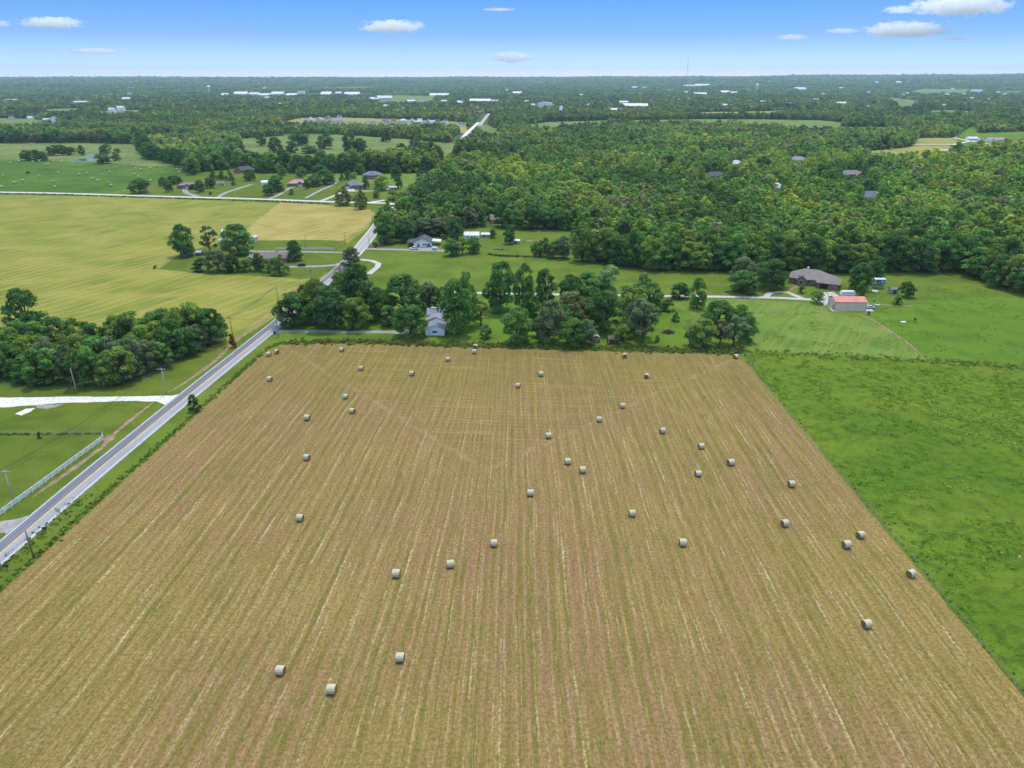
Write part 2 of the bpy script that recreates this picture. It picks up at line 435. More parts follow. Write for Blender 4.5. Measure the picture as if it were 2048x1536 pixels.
def smooth_line(pts, step=8.0):
    """Catmull-Rom through the points"""
    out = []
    P = [pts[0] * 2 - pts[1]] + pts + [pts[-1] * 2 - pts[-2]]
    for i in range(1, len(P) - 2):
        n = max(1, int((P[i + 1] - P[i]).length / step))
        for k in range(n):
            t_ = k / n; a, b, c, d = P[i - 1], P[i], P[i + 1], P[i + 2]
            out.append(.5 * ((2 * b) + (c - a) * t_ + (2 * a - 5 * b + 4 * c - d) * t_ ** 2 + (3 * b - a - 3 * c + d) * t_ ** 3))
    out.append(pts[-1])
    return out
LOW = []                                                          # young low growth in front of the woodland houses
BLD = []                                                          # footprints the woods keep clear of
# fields, from the widest to the smallest, each a few mm above the one below
NC_TOP = [(-1400, 286), (0, 285), (180, 284), (270, 288), (297, 315), (362, 330), (388, 351), (400, 345), (470, 337), (520, 345), (700, 345), (868, 346),
          (880, 352), (845, 374), (812, 402), (790, 425), (760, 452), (752, 480), (775, 492), (830, 482), (850, 474), (900, 470), (925, 455), (990, 453),
          (1030, 458), (1100, 460), (1215, 463), (1150, 478), (1150, 516), (1200, 523), (1280, 537), (1330, 537), (1464, 537), (1550, 541),
          (1600, 540), (1700, 543), (1800, 541), (1946, 541), (1961, 556), (2011, 574), (2060, 584), (2300, 600)]
NEAR = PX(*NC_TOP) + [V2(450, 40), V2(450, -120), V2(-800, -120), V2(-1200, 300)]
sheet("grassland", NEAR, M['midpasture'], .004)
Z1, Z2, Z3, Z4, Z5 = .012, .020, .028, .036, .044
far_pasture = PX((-1400, 286), (0, 285.5), (180, 284.5), (270, 289), (297, 316), (362, 331), (388, 352), (340, 385), (225, 387), (0, 383), (-1400, 361))
sheet("far_pasture_field", far_pasture, M['farfield'], Z1)
sheet("far_green_field", rough(PX((-1300, 319), (0, 319), (100, 321), (150, 323), (230, 327), (300, 333), (362, 333), (385, 352), (345, 358), (225, 386), (0, 382.5), (-1300, 361)), 30, 5), M['farpasture'], Z2)
sheet("house_lot_lawn", PX((228, 387), (350, 356), (400, 346), (470, 337), (520, 346), (880, 346), (843, 372), (800, 405), (740, 410), (650, 402), (500, 396)), M['lawn'], .024)
sheet("house_lot_meadow", rough(PX((600, 346), (868, 347), (845, 366), (810, 385), (760, 370), (690, 362), (610, 365)), 14, 2), M['meadow'], .030)
sheet("yellow_hay_field", PX((-1500, 372), (0, 389.5), (260, 394.5), (545, 406), (740, 418), (752, 428), (735, 458), (690, 490), (650, 552), (605, 600), (560, 628), (490, 672), (440, 700), (0, 720), (-900, 720)), M['yellow'], .016)
sheet("gold_stubble_field", rough(PX((560, 405), (640, 409), (735, 417), (748, 429), (730, 458), (676, 484), (520, 485), (478, 476), (515, 440), (545, 415)), 10, 1.2), M['gold'], Z2)
sheet("house_yard_lawn", rough(PX((318, 538), (362, 508), (440, 484), (520, 481), (640, 480), (690, 482), (703, 500), (672, 530), (640, 556), (600, 558), (500, 551), (420, 549)), 9, .6), M['lawn'], Z3)
sheet("roadside_lawn", [V2(-420, 90), V2(-121, 90), V2(-117, 150), V2(-112.5, 205), V2(-106, 276)] + PX((520, 652), (470, 678), (440, 700), (0, 770), (-300, 770)), M['lawn'], Z1)
sheet("wood_floor_ground", rough(PX((-150, 765), (-20, 700), (200, 680), (440, 655), (455, 682), (390, 705), (330, 742), (270, 764), (200, 772), (60, 774)), 6, 1.2), M['forest_floor'], Z2)
sheet("homestead_lawn", rough(PX((553, 664), (600, 640), (760, 610), (960, 596), (1320, 598), (1400, 640), (1500, 690), (1485, 704), (1300, 697), (1000, 690), (560, 683)), 8, .8), M['brightlawn'], Z1)
sheet("mown_meadow_field", rough(PX((1325, 600), (1480, 598), (1640, 606), (1660, 625), (1745, 640), (1800, 676), (1850, 719), (1700, 711), (1500, 703), (1440, 660)), 8, .6), M['meadow'], Z2)
sheet("right_meadow_field", rough(PX((1745, 628), (1850, 600), (2060, 592), (2300, 604), (2300, 745), (2048, 735), (1850, 721), (1800, 676)), 10, 1), M['brightlawn'], Z1)
sheet("lush_pasture_field", [V2(91, 20), V2(91.2, 258)] + PX((1500, 704), (1700, 713), (1860, 723), (2048, 736), (2300, 750)) + [V2(450, 20)], M['pasture'], Z3)
sheet("garden_field", rough(PX((872, 358), (905, 353), (960, 358), (985, 372), (1000, 386), (955, 392), (890, 381), (858, 384)), 8, 1.2), M['brightlawn'], Z1)
sheet("garden_dirt_ground", rough(PX((882, 373), (920, 374), (938, 378), (915, 381), (880, 379)), 5, 1.0), M['dirt'], Z2)
sheet("hay_field", rough([V2(-114, 20), V2(-108.3, 120), V2(-102.5, 200), V2(-98.2, 264), V2(-95.5, 272), V2(-88, 276), V2(-40, 272), V2(20, 266.5), V2(60, 263.5), V2(84, 262), V2(89.5, 257), V2(90, 180), V2(90, 20)], 4, .22), M['hay'], Z4)

# far clearings in the woods: outer rim on the ground, near rim where canopy tops hide it
CLEAR = [("far_field", 'farfield', [(478, 278), (512, 276), (572, 271), (690, 270), (822, 279), (912, 288)], [(905, 296), (870, 297), (822, 301), (745, 314), (690, 310), (570, 310), (482, 313)]),
         ("subdivision_ground", 'fargold', [(555, 246), (600, 236), (690, 235), (780, 238), (860, 241), (935, 245)], [(934, 259), (880, 253), (780, 253), (690, 252), (610, 251), (560, 251)]),
         ("far_field", 'farfield', [(957, 252), (975, 250), (1000, 259)], [(995, 266), (960, 266)]),
         ("far_field", 'farfield', [(1052, 250), (1100, 244), (1222, 241)], [(1215, 252), (1152, 253), (1085, 262), (1056, 257)]),
         ("far_field", 'farfield', [(1222, 241), (1420, 238.5), (1536, 239), (1640, 241), (1690, 246)], [(1680, 251), (1540, 252.5), (1420, 248), (1250, 247)]),
         ("far_field", 'fargold', [(1330, 224), (1390, 225), (1480, 223.5), (1560, 222)], [(1550, 230), (1480, 230), (1400, 229)]),
         ("far_field", 'farfield', [(1545, 254), (1640, 254), (1785, 255)], [(1770, 261), (1560, 259)]),
         ("far_field", 'fargold', [(1722, 304), (1822, 294), (1832, 277), (1910, 276), (1914, 268)], [(1925, 293), (1905, 299), (1870, 302), (1850, 312), (1780, 316), (1732, 308)]),
         ("far_field", 'brightlawn', [(1914, 268), (1938, 255), (1952, 254), (1960, 267), (2000, 265), (2060, 263)], [(2060, 284), (2002, 283), (1985, 292), (1925, 293)]),
         ("far_field", 'farfield', [(1812, 185), (1840, 178.5), (1940, 179)], [(1935, 189), (1840, 190)]),
         ("far_field", 'farfield', [(1978, 184), (2050, 182)], [(2050, 188), (1990, 188.5)]),
         ("far_field", 'farfield', [(1765, 199), (1830, 201), (1838, 206)], [(1825, 213), (1795, 214), (1790, 205)]),
         ("far_field", 'farfield', [(66, 222), (110, 218), (172, 216.5)], [(160, 222), (100, 226)]),
         ("far_field", 'farfield', [(-120, 238), (0, 237), (60, 238), (116, 243)], [(120, 254), (60, 252), (-60, 254)]),
         ("far_field", 'farfield', [(198, 224), (225, 221), (288, 220.5)], [(275, 229), (240, 231), (205, 230)]),
         ("far_field", 'farfield', [(755, 196), (800, 191), (870, 193)], [(868, 205), (800, 206), (752, 204)]),
         ("far_field", 'farfield', [(242, 175.5), (262, 173.5), (272, 175)], [(268, 177.5), (246, 178)]),
         ("town_ground", 'farpasture', [(430, 189), (560, 187), (740, 187)], [(740, 191), (430, 192)]),
         ("far_field", 'farfield', [(1180, 187), (1290, 185)], [(1290, 188.5), (1190, 190)]),
         ("far_field", 'farfield', [(600, 176), (700, 174.5), (760, 175)], [(740, 178), (620, 178.5)]),
         ("far_field", 'farfield', [(1850, 222), (1900, 221), (1960, 224)], [(1940, 228), (1860, 227)])]
clear_polys = [NEAR]
for i, (nm_, mt, a, b) in enumerate(CLEAR):
    pts = PX(*a) + PX(*b, z=13.0 if b[0][1] > 262 else 8.5 if b[0][1] > 200 else 6.0)
    sheet(nm_, rough(pts, 40, 3, i), M[mt], .3 + .05 * i); clear_polys.append(pts)

# ---------------------------------------------------------------- roads
road_c = [V2(-123.5, 30), V2(-119.4, 100), V2(-117.2, 139), V2(-115.8, 165), V2(-113.2, 200), V2(-111.6, 220), V2(-105.6, 286), V2(-103.9, 306)] + PX((668, 548), (694, 523), (720, 496), (733, 480), (745, 465), (768, 436), (800, 408), (820, 391), (834, 378), (852, 364), (874, 350)) + \
         PX((905, 305), (930, 272), (953, 260), (966, 242), (978, 227))
road = smooth_line(road_c, 10)
near_part = [p for p in road if p.y < 440]; far_part = [p for p in road if p.y > 425]
ribbon("road_shoulder", near_part, -3.6, 3.7, .052, M['drive'])
ribbon("road_lane_surface", near_part, -3.35, 0.1, .060, M['lane_dark'])
ribbon("road_lane_surface", near_part, 0.1, 3.35, .0605, M['lane_pale'])
ribbon("far_road", far_part, -3.3, 3.3, .056, M['road_far'])
ribbon("far_road_shoulder", far_part, -4.4, 4.4, .05, M['lane_gravel'])
ribbon("road_edge_line_marking", near_part, -3.2, -3.03, .072, M['white_paint'])
ribbon("road_edge_line_marking", near_part, 3.03, 3.2, .072, M['white_paint'])
ribbon("road_center_line_marking", near_part, -.03, .11, .072, M['yellow_paint'])
ribbon("road_center_line_marking", near_part, .21, .35, .072, M['yellow_paint'])
ribbon("road_center_line_marking", far_part, -.15, .2, .072, M['yellow_paint'])
gr = smooth_line(PX((-1500, 362), (-300, 380), (0, 384.5), (130, 387), (300, 392), (512, 398), (672, 404), (737, 405.5), (775, 406.5), (800, 411)), 12)
ribbon("gravel_road", gr, -3.4, 3.4, .054, M['lane_gravel'])
ribbon("gravel_road", smooth_line(PX((737, 405.3), (775, 399.5), (800, 393.5), (815, 393))), -2.8, 2.8, .058, M['lane_gravel'])
def drive(pts, w=1.6, mat='drive', z=.048, name="driveway_road"):
    return ribbon(name, smooth_line(PX(*pts), 5), -w, w, z, M[mat])
drive([(548, 663), (600, 662), (700, 663.5), (775, 664), (830, 668)], 1.7)
drive([(712, 505), (692, 505), (600, 503.5), (512, 502.5), (470, 500)], 1.6)
drive([(690, 524), (672, 530), (640, 532.5), (580, 533.5), (540, 535)], 2.0)
drive([(704, 516), (720, 519), (744, 521.5), (757, 527), (755, 534), (745, 542), (738, 548)], 1.7, 'concrete')
drive([(728, 497.5), (790, 499), (890, 501.5), (905, 503)], 2.2)
sheet("driveway_pad_pavement", PX((822, 499), (826, 489), (868, 489), (880, 500)), M['drive'], .05)
drive([(900, 584), (960, 586), (1045, 588), (1200, 590), (1325, 592), (1420, 593.2), (1536, 595.2), (1600, 598), (1640, 600)], 1.7, 'concrete')
drive([(1530, 595), (1540, 586), (1560, 584), (1578, 585.5), (1590, 591), (1606, 597.5)], 1.5, 'concrete', .05)
sheet("driveway_pad_pavement", PX((1638, 601), (1648, 585), (1664, 584), (1679, 592), (1661, 597), (1650, 612)), M['concrete'], .052)
sheet("barn_slab_pavement", PX((1650, 606), (1664, 622.6), (1748, 622.8), (1738, 612), (1735, 606)), M['concrete'], .056)
ribbon("garden_path", PX((1576, 584), (1587, 576.5), (1598, 569)), -.7, .7, .05, M['dirt'])
drive([(641, 402.5), (655, 397), (672, 390), (690, 382)], 2.0, 'concrete')
drive([(690, 382), (715, 382), (752, 381.5), (783, 377)], 2.0, 'concrete')
sheet("driveway_pad_pavement", PX((690, 383), (696, 376), (706, 376), (712, 383)), M['concrete'], .052)
drive([(535, 399), (557, 390), (574, 379), (587, 374), (606, 373)], 2.0)
drive([(612, 396), (640, 381), (665, 370), (674, 362)], 1.8)
drive([(400, 395), (388, 391), (374, 386), (370, 380), (374, 374)], 2.4)
drive([(436, 395), (450, 386), (480, 376), (503, 369)], 2.2)
drive([(926, 276), (940, 262), (957, 246)], 4.0, 'gravel', 1.45)
for i in range(26): q_ = at(924 + 34 * i / 25, 277 - 31 * i / 25); BLD.append((q_.x + 2, q_.y, 14))
drive([(1830, 291), (1870, 291), (1905, 291), (1935, 285), (1960, 283)], 3.0, 'gravel', 1.45)
drive([(1905, 277), (1925, 281), (1945, 285), (1985, 291)], 3.0, 'gravel', 1.5)
drive([(775, 207), (790, 201), (815, 194), (835, 188)], 6.0, 'gravel', 1.5)
sheet("gravel_drive_road", rough(PX((-200, 797), (0, 795), (100, 794), (245, 793), (345, 791.5), (364, 787), (372, 790), (338, 812), (326, 808), (314, 803), (246, 802), (109, 807), (60, 811), (0, 815), (-200, 820)), 3, .28), M['gravel'], .034)
sheet("gravel_patch_ground", rough(PX((30, 828), (52, 817.5), (71, 816), (62, 823), (43, 831)), 1.2, .15), M['gravel'], .034)
sheet("gravel_patch_ground", rough(PX((70, 811), (130, 808), (95, 818), (75, 816)), 1.2, .2), M['drive'], .030)
sheet("gravel_turnout_road", PX((-80, 1050), (0, 1043), (34, 1038), (64, 1029), (18, 1070), (8, 1066), (-80, 1066)), M['drive'], .034)
def dirt_strip(pts, w, z=.03):
    P = smooth_line(PX(*pts), 2.0); r = random.Random(len(P))
    k = [r.uniform(.55, 1.15) * (min(1, .25 + min(i, len(P) - 1 - i) / 6)) for i in range(len(P))]
    ribbon("dirt_path", P, [-w * q for q in k], [w * r.uniform(.8, 1.1) * q for q in k], z, M['dirt'])
dirt_strip([(335, 786), (378, 760), (430, 722), (463, 690), (505, 657), (552, 624)], 1.0)
dirt_strip([(306, 805), (273, 831), (228, 868), (205, 893), (150, 935), (100, 970), (66, 994)], .9)
sheet("dirt_patch_ground", rough(PX((205, 880), (215, 870), (232, 868), (228, 880), (212, 888)), 1.2, .2), M['dirt'], .033)
dirt_strip([(1700, 622), (1745, 640), (1790, 668), (1820, 690), (1848, 714)], .5)
dirt_strip([(1733, 608), (1800, 611), (1850, 614)], .8)
dirt_strip([(1832, 601), (1850, 606)], .9)
sheet("bare_soil_ground", rough(PX((1996, 1102), (2006, 1100), (2012, 1105), (2003, 1107)), .5, .15), M['dirt'], .034)
sheet("bare_soil_ground", rough(PX((2030, 1110), (2044, 1112), (2040, 1116)), .5, .15), M['dirt'], .034)
sheet("pond_water", rough(PX((145, 322), (158, 317.5), (193, 316), (192, 321), (165, 322.5)), 4, .6), M['pond'], .05)
sheet("pond_water", rough(PX((170, 309), (180, 307.6), (196, 308), (195, 311), (173, 312)), 4, .6), M['pond'], .05)
sheet("pond_bank_ground", rough(PX((140, 324), (158, 315.5), (196, 314), (195, 322), (165, 324.5)), 4, 1.2), M['farfield'], .03)

# ---------------------------------------------------------------- buildings
def wall_mat(name, col, kind='siding'):
    t = NT(name); oc = t.n.new("ShaderNodeTexCoord").outputs['Object']; q = t.xyz(oc)
    n = t.noise(oc, .7, 4); c = t.mix(t.rng(n, .3, .7), [a * .9 for a in col], [min(1, a * 1.06) for a in col])
    if kind == 'siding':
        f = t.math('FRACT', t.math('MULTIPLY', q[2], 4.5)); c = t.mix(t.rng(f, .12, .0, 0, .45), c, [a * .5 for a in col])
    elif kind == 'metal':
        f = t.math('FRACT', t.math('MULTIPLY', t.math('ADD', q[0], q[1]), 1.1)); c = t.mix(t.rng(f, .14, .0, 0, .3), c, [a * .6 for a in col])
    elif kind == 'brick':
        b = t.n.new("ShaderNodeTexBrick"); t.l.new(t.vec(t.math('ADD', q[0], q[1]), q[2]), b.inputs[0])
        b.inputs['Color1'].default_value = (*[a * .8 for a in col], 1); b.inputs['Color2'].default_value = (*[min(1, a * 1.25) for a in col], 1); b.inputs['Mortar'].default_value = (.4, .36, .32, 1)
        b.inputs['Scale'].default_value = 3.0; b.inputs['Mortar Size'].default_value = .02
        c = t.mix(.8, c, b.outputs[0])
    return t.bsdf(c, .8, None, spec=.25)
def roof_mat(name, col, kind='shingle'):
    t = NT(name); oc = t.n.new("ShaderNodeTexCoord").outputs['Object']; q = t.xyz(oc)
    n = t.noise(oc, .35, 4); k = t.noise(t.scale(oc, (3, 3, 6)), 1.6, 3)
    c = t.mix(t.rng(n, .3, .7), [a * .82 for a in col], [min(1, a * 1.15) for a in col])
    c = t.mix(t.rng(k, .35, .65, .35, 0), c, [a * .6 for a in col])
    if kind == 'metal':
        f = t.math('FRACT', t.math('MULTIPLY', q[0], 1.2)); c = t.mix(t.rng(f, .12, .0, 0, .25), c, [a * .6 for a in col])
    return t.bsdf(c, .75 if kind == 'shingle' else .45, k, .02, .4, .3)
WM = {'white': wall_mat("white_siding", (.87, .87, .88)), 'brick': wall_mat("red_brick", (.27, .12, .085), 'brick'), 'brown': wall_mat("brown_brick", (.24, .15, .11), 'brick'),
      'tan': wall_mat("tan_metal_wall", (.74, .58, .42), 'metal'), 'red': wall_mat("red_boards", (.30, .045, .04)), 'grey': wall_mat("grey_boards", (.36, .37, .38)),
      'yellow': wall_mat("yellow_siding", (.62, .46, .16)), 'teal': wall_mat("teal_panel", (.02, .30, .42), 'none'), 'cream': wall_mat("cream_wall", (.66, .62, .54)),
      'whitemetal': wall_mat("white_metal_wall", (.90, .90, .89), 'metal')}
RM = {'grey': roof_mat("grey_shingle", (.25, .26, .29)), 'brown': roof_mat("brown_shingle", (.215, .165, .14)), 'taupe': roof_mat("taupe_shingle", (.225, .195, .165)), 'dark': roof_mat("dark_shingle", (.075, .08, .09)),
      'blue': roof_mat("slate_blue_shingle", (.15, .18, .21)), 'salmon': roof_mat("faded_red_metal_roof", (.58, .215, .17), 'metal'), 'white': roof_mat("white_metal_roof", (.66, .66, .65), 'metal'),
      'silver': roof_mat("silver_metal_roof", (.52, .54, .57), 'metal'), 'pink': roof_mat("pinkish_roof", (.45, .27, .24)), 'purple': roof_mat("plum_brown_shingle", (.24, .17, .155))}
M['glass'] = plain("window_glass", (.03, .035, .045), .12, .2, 1, .8)
M['trim'] = plain("white_trim", (.76, .76, .75), .6, .06, 2)
M['shutter'] = plain("black_shutter", (.025, .025, .03), .6, .1, 3)
M['door'] = plain("door_paint", (.10, .08, .07), .5, .15, 3)
M['garage'] = plain("garage_door_panel", (.62, .60, .56), .6, .06, 2)
M['chimney'] = wall_mat("chimney_brick", (.3, .15, .11), 'brick')
M['steel'] = plain("galvanised_steel", (.55, .57, .58), .4, .15, 3, .5, .6)
M['black'] = plain("black_plastic", (.02, .02, .022), .5, .2, 4)
M['wood'] = plain("weathered_timber", (.20, .155, .115), .9, .3, 2, .1, stretch=(1, 1, .15))
M['palewood'] = plain("pale_timber", (.42, .39, .34), .9, .2, 2, .1, stretch=(1, 1, .15))

def add_wing(root, w, roofm, cx, cy, wx, wy, h, kind='gx', rise=2.2, over=.45, z0=0.0, wall_name="wall", roof_name="roof"):
    """one wing of a house: walls, and a roof of its own: gx/gy ridge along x/y, hip, flat, shed, gambrel"""
    x0, x1, y0, y1 = cx - wx / 2, cx + wx / 2, cy - wy / 2, cy + wy / 2
    b, r = MB(), MB()
    if kind == 'gx':
        b.prism([(y0, z0), (y1, z0), (y1, h), (cy, h + rise), (y0, h)], x0, x1, 'x')
        k = rise / (wy / 2)
        for s_ in (-1, 1):
            e = cy + s_ * (wy / 2 + over)
            r.prism([(cy, h + rise + .05), (cy, h + rise + .22), (e, h - k * over + .22), (e, h - k * over + .05)], x0 - over, x1 + over, 'x')
    elif kind == 'gy':
        b.prism([(x0, z0), (x1, z0), (x1, h), (cx, h + rise), (x0, h)], y0, y1, 'y')
        k = rise / (wx / 2)
        for s_ in (-1, 1):
            e = cx + s_ * (wx / 2 + over)
            r.prism([(cx, h + rise + .05), (cx, h + rise + .22), (e, h - k * over + .22), (e, h - k * over + .05)], y0 - over, y1 + over, 'y')
    elif kind == 'gambrel':
        q = wx / 2
        b.prism([(x0, z0), (x1, z0), (x1, h), (cx + q * .6, h + rise * .65), (cx, h + rise), (cx - q * .6, h + rise * .65), (x0, h)], y0, y1, 'y')
        for s_ in (-1, 1):
            e, m_ = cx + s_ * (q + .18), cx + s_ * q * .62
            r.prism([(cx, h + rise + .03), (cx, h + rise + .13), (m_, h + rise * .65 + .13), (e, h - .1), (e - s_ * .1, h - .12), (m_, h + rise * .65 + .02)], y0 - .25, y1 + .25, 'y')
    elif kind == 'hip':
        b.prism([(x0, y0), (x1, y0), (x1, y1), (x0, y1)], z0, h, 'z')
        X0, X1, Y0, Y1 = x0 - over, x1 + over, y0 - over, y1 + over
        hx, hy = (X1 - X0) / 2, (Y1 - Y0) / 2
        if hx >= hy: a, c = (cx - (hx - hy), cy), (cx + (hx - hy), cy)
        else: a, c = (cx, cy - (hy - hx)), (cx, cy + (hy - hx))
        zb = h + .02
        v = [(X0, Y0, zb), (X1, Y0, zb), (X1, Y1, zb), (X0, Y1, zb), (X0, Y0, zb + .15), (X1, Y0, zb + .15), (X1, Y1, zb + .15), (X0, Y1, zb + .15), (*a, h + rise), (*c, h + rise)]
        f = [(3, 2, 1, 0), (0, 1, 5, 4), (1, 2, 6, 5), (2, 3, 7, 6), (3, 0, 4, 7)]
        f += [(4, 5, 9, 8), (5, 6, 9), (6, 7, 8, 9), (7, 4, 8)] if hx >= hy else [(4, 5, 8), (5, 6, 9, 8), (6, 7, 9), (7, 4, 8, 9)]
        r.add(v, f)
    elif kind == 'shed':
        b.prism([(y0, z0), (y1, z0), (y1, h + rise), (y0, h)], x0, x1, 'x')
        k = rise / wy
        r.prism([(y0 - over, h - k * over + .03), (y1 + over, h + rise + k * over + .03), (y1 + over, h + rise + k * over + .15), (y0 - over, h - k * over + .15)], x0 - over, x1 + over, 'x')
    else:
        b.box(x0, x1, y0, y1, z0, h)
        r.box(x0 - .15, x1 + .15, y0 - .15, y1 + .15, h + .01, h + .35)
    wo_ = b.build(wall_name, w, root); ro = r.build(roof_name, roofm, root)
    return wo_, ro
def on_face(cx, cy, wx, wy, face, pos, z, w, h, out, thick):
    """box on a wall: out = how far it stands off the wall"""
    if face in 'fb':
        s_ = -1 if face == 'f' else 1
        y = cy + s_ * wy / 2; a, b = sorted((y + s_ * out, y + s_ * (out + thick)))
        return cx + pos - w / 2, cx + pos + w / 2, a, b, z, z + h
    s_ = -1 if face == 'l' else 1
    x = cx + s_ * wx / 2; a, b = sorted((x + s_ * out, x + s_ * (out + thick)))
    return a, b, cy + pos - w / 2, cy + pos + w / 2, z, z + h
def add_window(root, wing, face, pos, z, w=1.1, h=1.3, shutters=False):
    f = MB(); f.box(*on_face(*wing, face, pos, z - .08, w + .16, h + .16, .003, .05)); o = f.build("window", M['trim'], root)
    p = MB(); p.box(*on_face(*wing, face, pos, z, w, h, .056, .012)); p.build("pane", M['glass'], o)
    if shutters:
        for s_ in (-1, 1):
            q = MB(); q.box(*on_face(*wing, face, pos + s_ * (w / 2 + .32), z - .05, .42, h + .1, .003, .04)); q.build("shutter", M['shutter'], o)
def add_door(root, wing, face, pos, w=1.0, h=2.1, mat='door', name="door"):
    d = MB(); d.box(*on_face(*wing, face, pos, .05, w, h, .004, .06)); o = d.build(name, M[mat], root)
    if name == "door":
        k = MB(); k.box(*on_face(*wing, face, pos + w * .36, 1.0, .09, .09, .066, .05)); k.build("handle", M['steel'], o)
def chimney(root, x, y, z, s_=.9, h=1.4):
    b = MB(); b.box(x - s_ / 2, x + s_ / 2, y - s_ / 2, y + s_ / 2, z, z + h); b.box(x - s_ / 2 - .08, x + s_ / 2 + .08, y - s_ / 2 - .08, y + s_ / 2 + .08, z + h + .003, z + h + .15)
    b.build("chimney", M['chimney'], root)
def site(u, v, r=10): p = at(u, v); BLD.append((p.x, p.y, r)); return p

# white homestead house behind the hay field
p = site(870, 671)
R = thing("farmhouse", "white siding house with grey roofs half hidden by tall trees behind the hay field", "house", (p.x, p.y + 4.5, 0))
add_wing(R, WM['white'], RM['grey'], 0, 0, 8.0, 9.0, 2.9, 'gy', 1.7)
add_window(R, (0, 0, 8.0, 9.0), 'f', 0, 1.2, 1.0, .9, True)
add_wing(R, WM['white'], RM['grey'], -.6, 7.2, 8.0, 5.2, 3.5, 'gy', 1.7)
add_wing(R, WM['white'], RM['grey'], .0, 13.2, 9.2, 6.4, 4.5, 'gx', 2.0)
for q in (-3.6, -2.4): add_window(R, (.0, 13.2, 9.2, 6.4), 'f', q + .3, 3.1, .8, 1.0)
add_window(R, (-.6, 7.2, 8, 5.2), 'l', 0, 1.2); add_door(R, (0, 0, 8, 9), 'r', 1.5)
b = MB(); b.box(-3.2, 1.8, 12.9, 13.5, 6.74, 6.9); b.build("ridge_cap", M['trim'], R)

# white house with open garage
p = site(845, 494, 13)
R = thing("garage_house", "white gable fronted house with slate grey roof and carport beside the road driveway", "house", (p.x, p.y + 6, 0))
add_wing(R, WM['white'], RM['dark'], 0, 0, 11.0, 12.0, 3.0, 'gy', 2.6, .7)
for q in (-.2, 1.2): add_window(R, (0, 0, 11, 12), 'f', q + 1.2, 1.0, .9, 1.3)
add_window(R, (0, 0, 11, 12), 'f', 4.3, 1.2, 1.3, 1.0); add_door(R, (0, 0, 11, 12), 'f', -2.6, 1.1)
b = MB(); b.box(-10.0, -5.6, -6.5, 5.0, 2.9, 3.1); b.build("carport_roof", RM['dark'], R)
for x, y in ((-9.8, -6.2), (-9.8, 0), (-9.8, 4.6)):
    b = MB(); b.box(x - .08, x + .08, y - .08, y + .08, 0, 2.895); b.build("carport_post", M['trim'], R)
b = MB(); b.prism([(5.7, 3.0), (5.7, 3.12), (11.4, 2.5), (11.4, 2.38)], -1.5, 6.0, 'y'); b.build("awning", RM['white'], R)
for y in (-1.2, 5.6):
    b = MB(); b.tube([(11.1, y, 0), (11.1, y, 2.4)], .06, 6); b.build("awning_post", M['steel'], R)
p = at(899, 487)
R = thing("canopy_tent", "small canopy with a bright blue side panel east of the white gable house", "canopy", (p.x, p.y, 0))
b = MB(); b.prism([(-1.6, 1.9), (0, 2.5), (1.6, 1.9), (1.6, 1.95), (0, 2.56), (-1.6, 1.95)], -1.4, 1.4, 'y'); b.build("canopy_top", plain("blue_tarp", (.12, .32, .62), .5), R)
for x in (-1.5, 1.5):
    for y in (-1.3, 1.3):
        b = MB(); b.tube([(x, y, 0), (x, y, 1.93)], .03, 5); b.build("pole", M['steel'], R)

p = site(943, 478, 9)
R = thing("long_shed", "long white shed with a low white roof beyond the small trees", "shed", (p.x, p.y + 4, 0))
add_wing(R, WM['whitemetal'], RM['white'], 0, 0, 10.2, 8.5, 2.4, 'gx', 1.6, .25)
for q in (-2.5, 0, 2.5): add_window(R, (0, 0, 10.2, 8.5), 'f', q, .9, 1.2, .9)
p = site(971, 475, 6)
R = thing("garden_shed", "low grey and white shed just east of the long white shed", "shed", (p.x, p.y + 2, 0))
add_wing(R, WM['grey'], RM['white'], 0, 0, 6.0, 4.0, 1.9, 'gx', .9, .2); add_door(R, (0, 0, 6, 4), 'f', -1, 1.2, 1.7)
p = at(1033, 487)
R = thing("stock_shed", "tiny open fronted grey shed under a lone tree in the green paddock", "shed", (p.x, p.y, 0))
add_wing(R, WM['grey'], RM['white'], 0, 0, 4.4, 2.6, 1.9, 'shed', .5, .2); add_door(R, (0, 0, 4.4, 2.6), 'f', -.6, 1.4, 1.6, 'black', "opening")

# ranch house in the yellow field
p = site(527, 527, 16)
R = thing("ranch_house", "low house with plum brown roof screened by trees in the yellow field", "house", (p.x, p.y + 5, 0), .02)
add_wing(R, WM['brown'], RM['purple'], 4, 2, 18.0, 9.0, 2.8, 'gx', 2.4, .7)
add_wing(R, WM['brown'], RM['purple'], -6.0, -3.0, 9.0, 14.0, 2.8, 'gy', 2.2, .7)
for q in (-1, 2, 5): add_window(R, (4, 2, 18, 9), 'f', q, 1.0, 1.2, 1.1)
add_window(R, (-6, -3, 9, 14), 'f', 1, 1.0); add_door(R, (-6, -3, 9, 14), 'f', -1.5)
chimney(R, 6, 3.2, 4.6)
b = MB(); b.tube([(-6.0, -8.6, 5.3), (-6.0, -8.6, 6.0)], .05, 6); b.tube([(-6.0, -8.6, 6.0), (-6.1, -8.8, 6.05)], [.1, .55], 12); b.build("satellite_dish", M['trim'], R)
p = at(448, 484)
R = thing("play_tower", "tall white conical tower half hidden behind a broad tree by the plum roofed house", "tower", (p.x, p.y, 0))
b = MB(); b.tube([(0, 0, 0), (0, 0, 3.5), (0, 0, 6.5), (0, 0, 8.6)], [1.6, 1.5, 1.1, .25], 14); b.build("tower_body", WM['whitemetal'], R, True)
b = MB(); b.box(-3.4, -1.7, -1.0, 1.0, 0, 1.5); b.build("side_box", M['trim'], R)
p = at(399, 511)
R = thing("yard_shed", "small dark blue grey shed on the lawn between two tall trees", "shed", (p.x, p.y, 0))
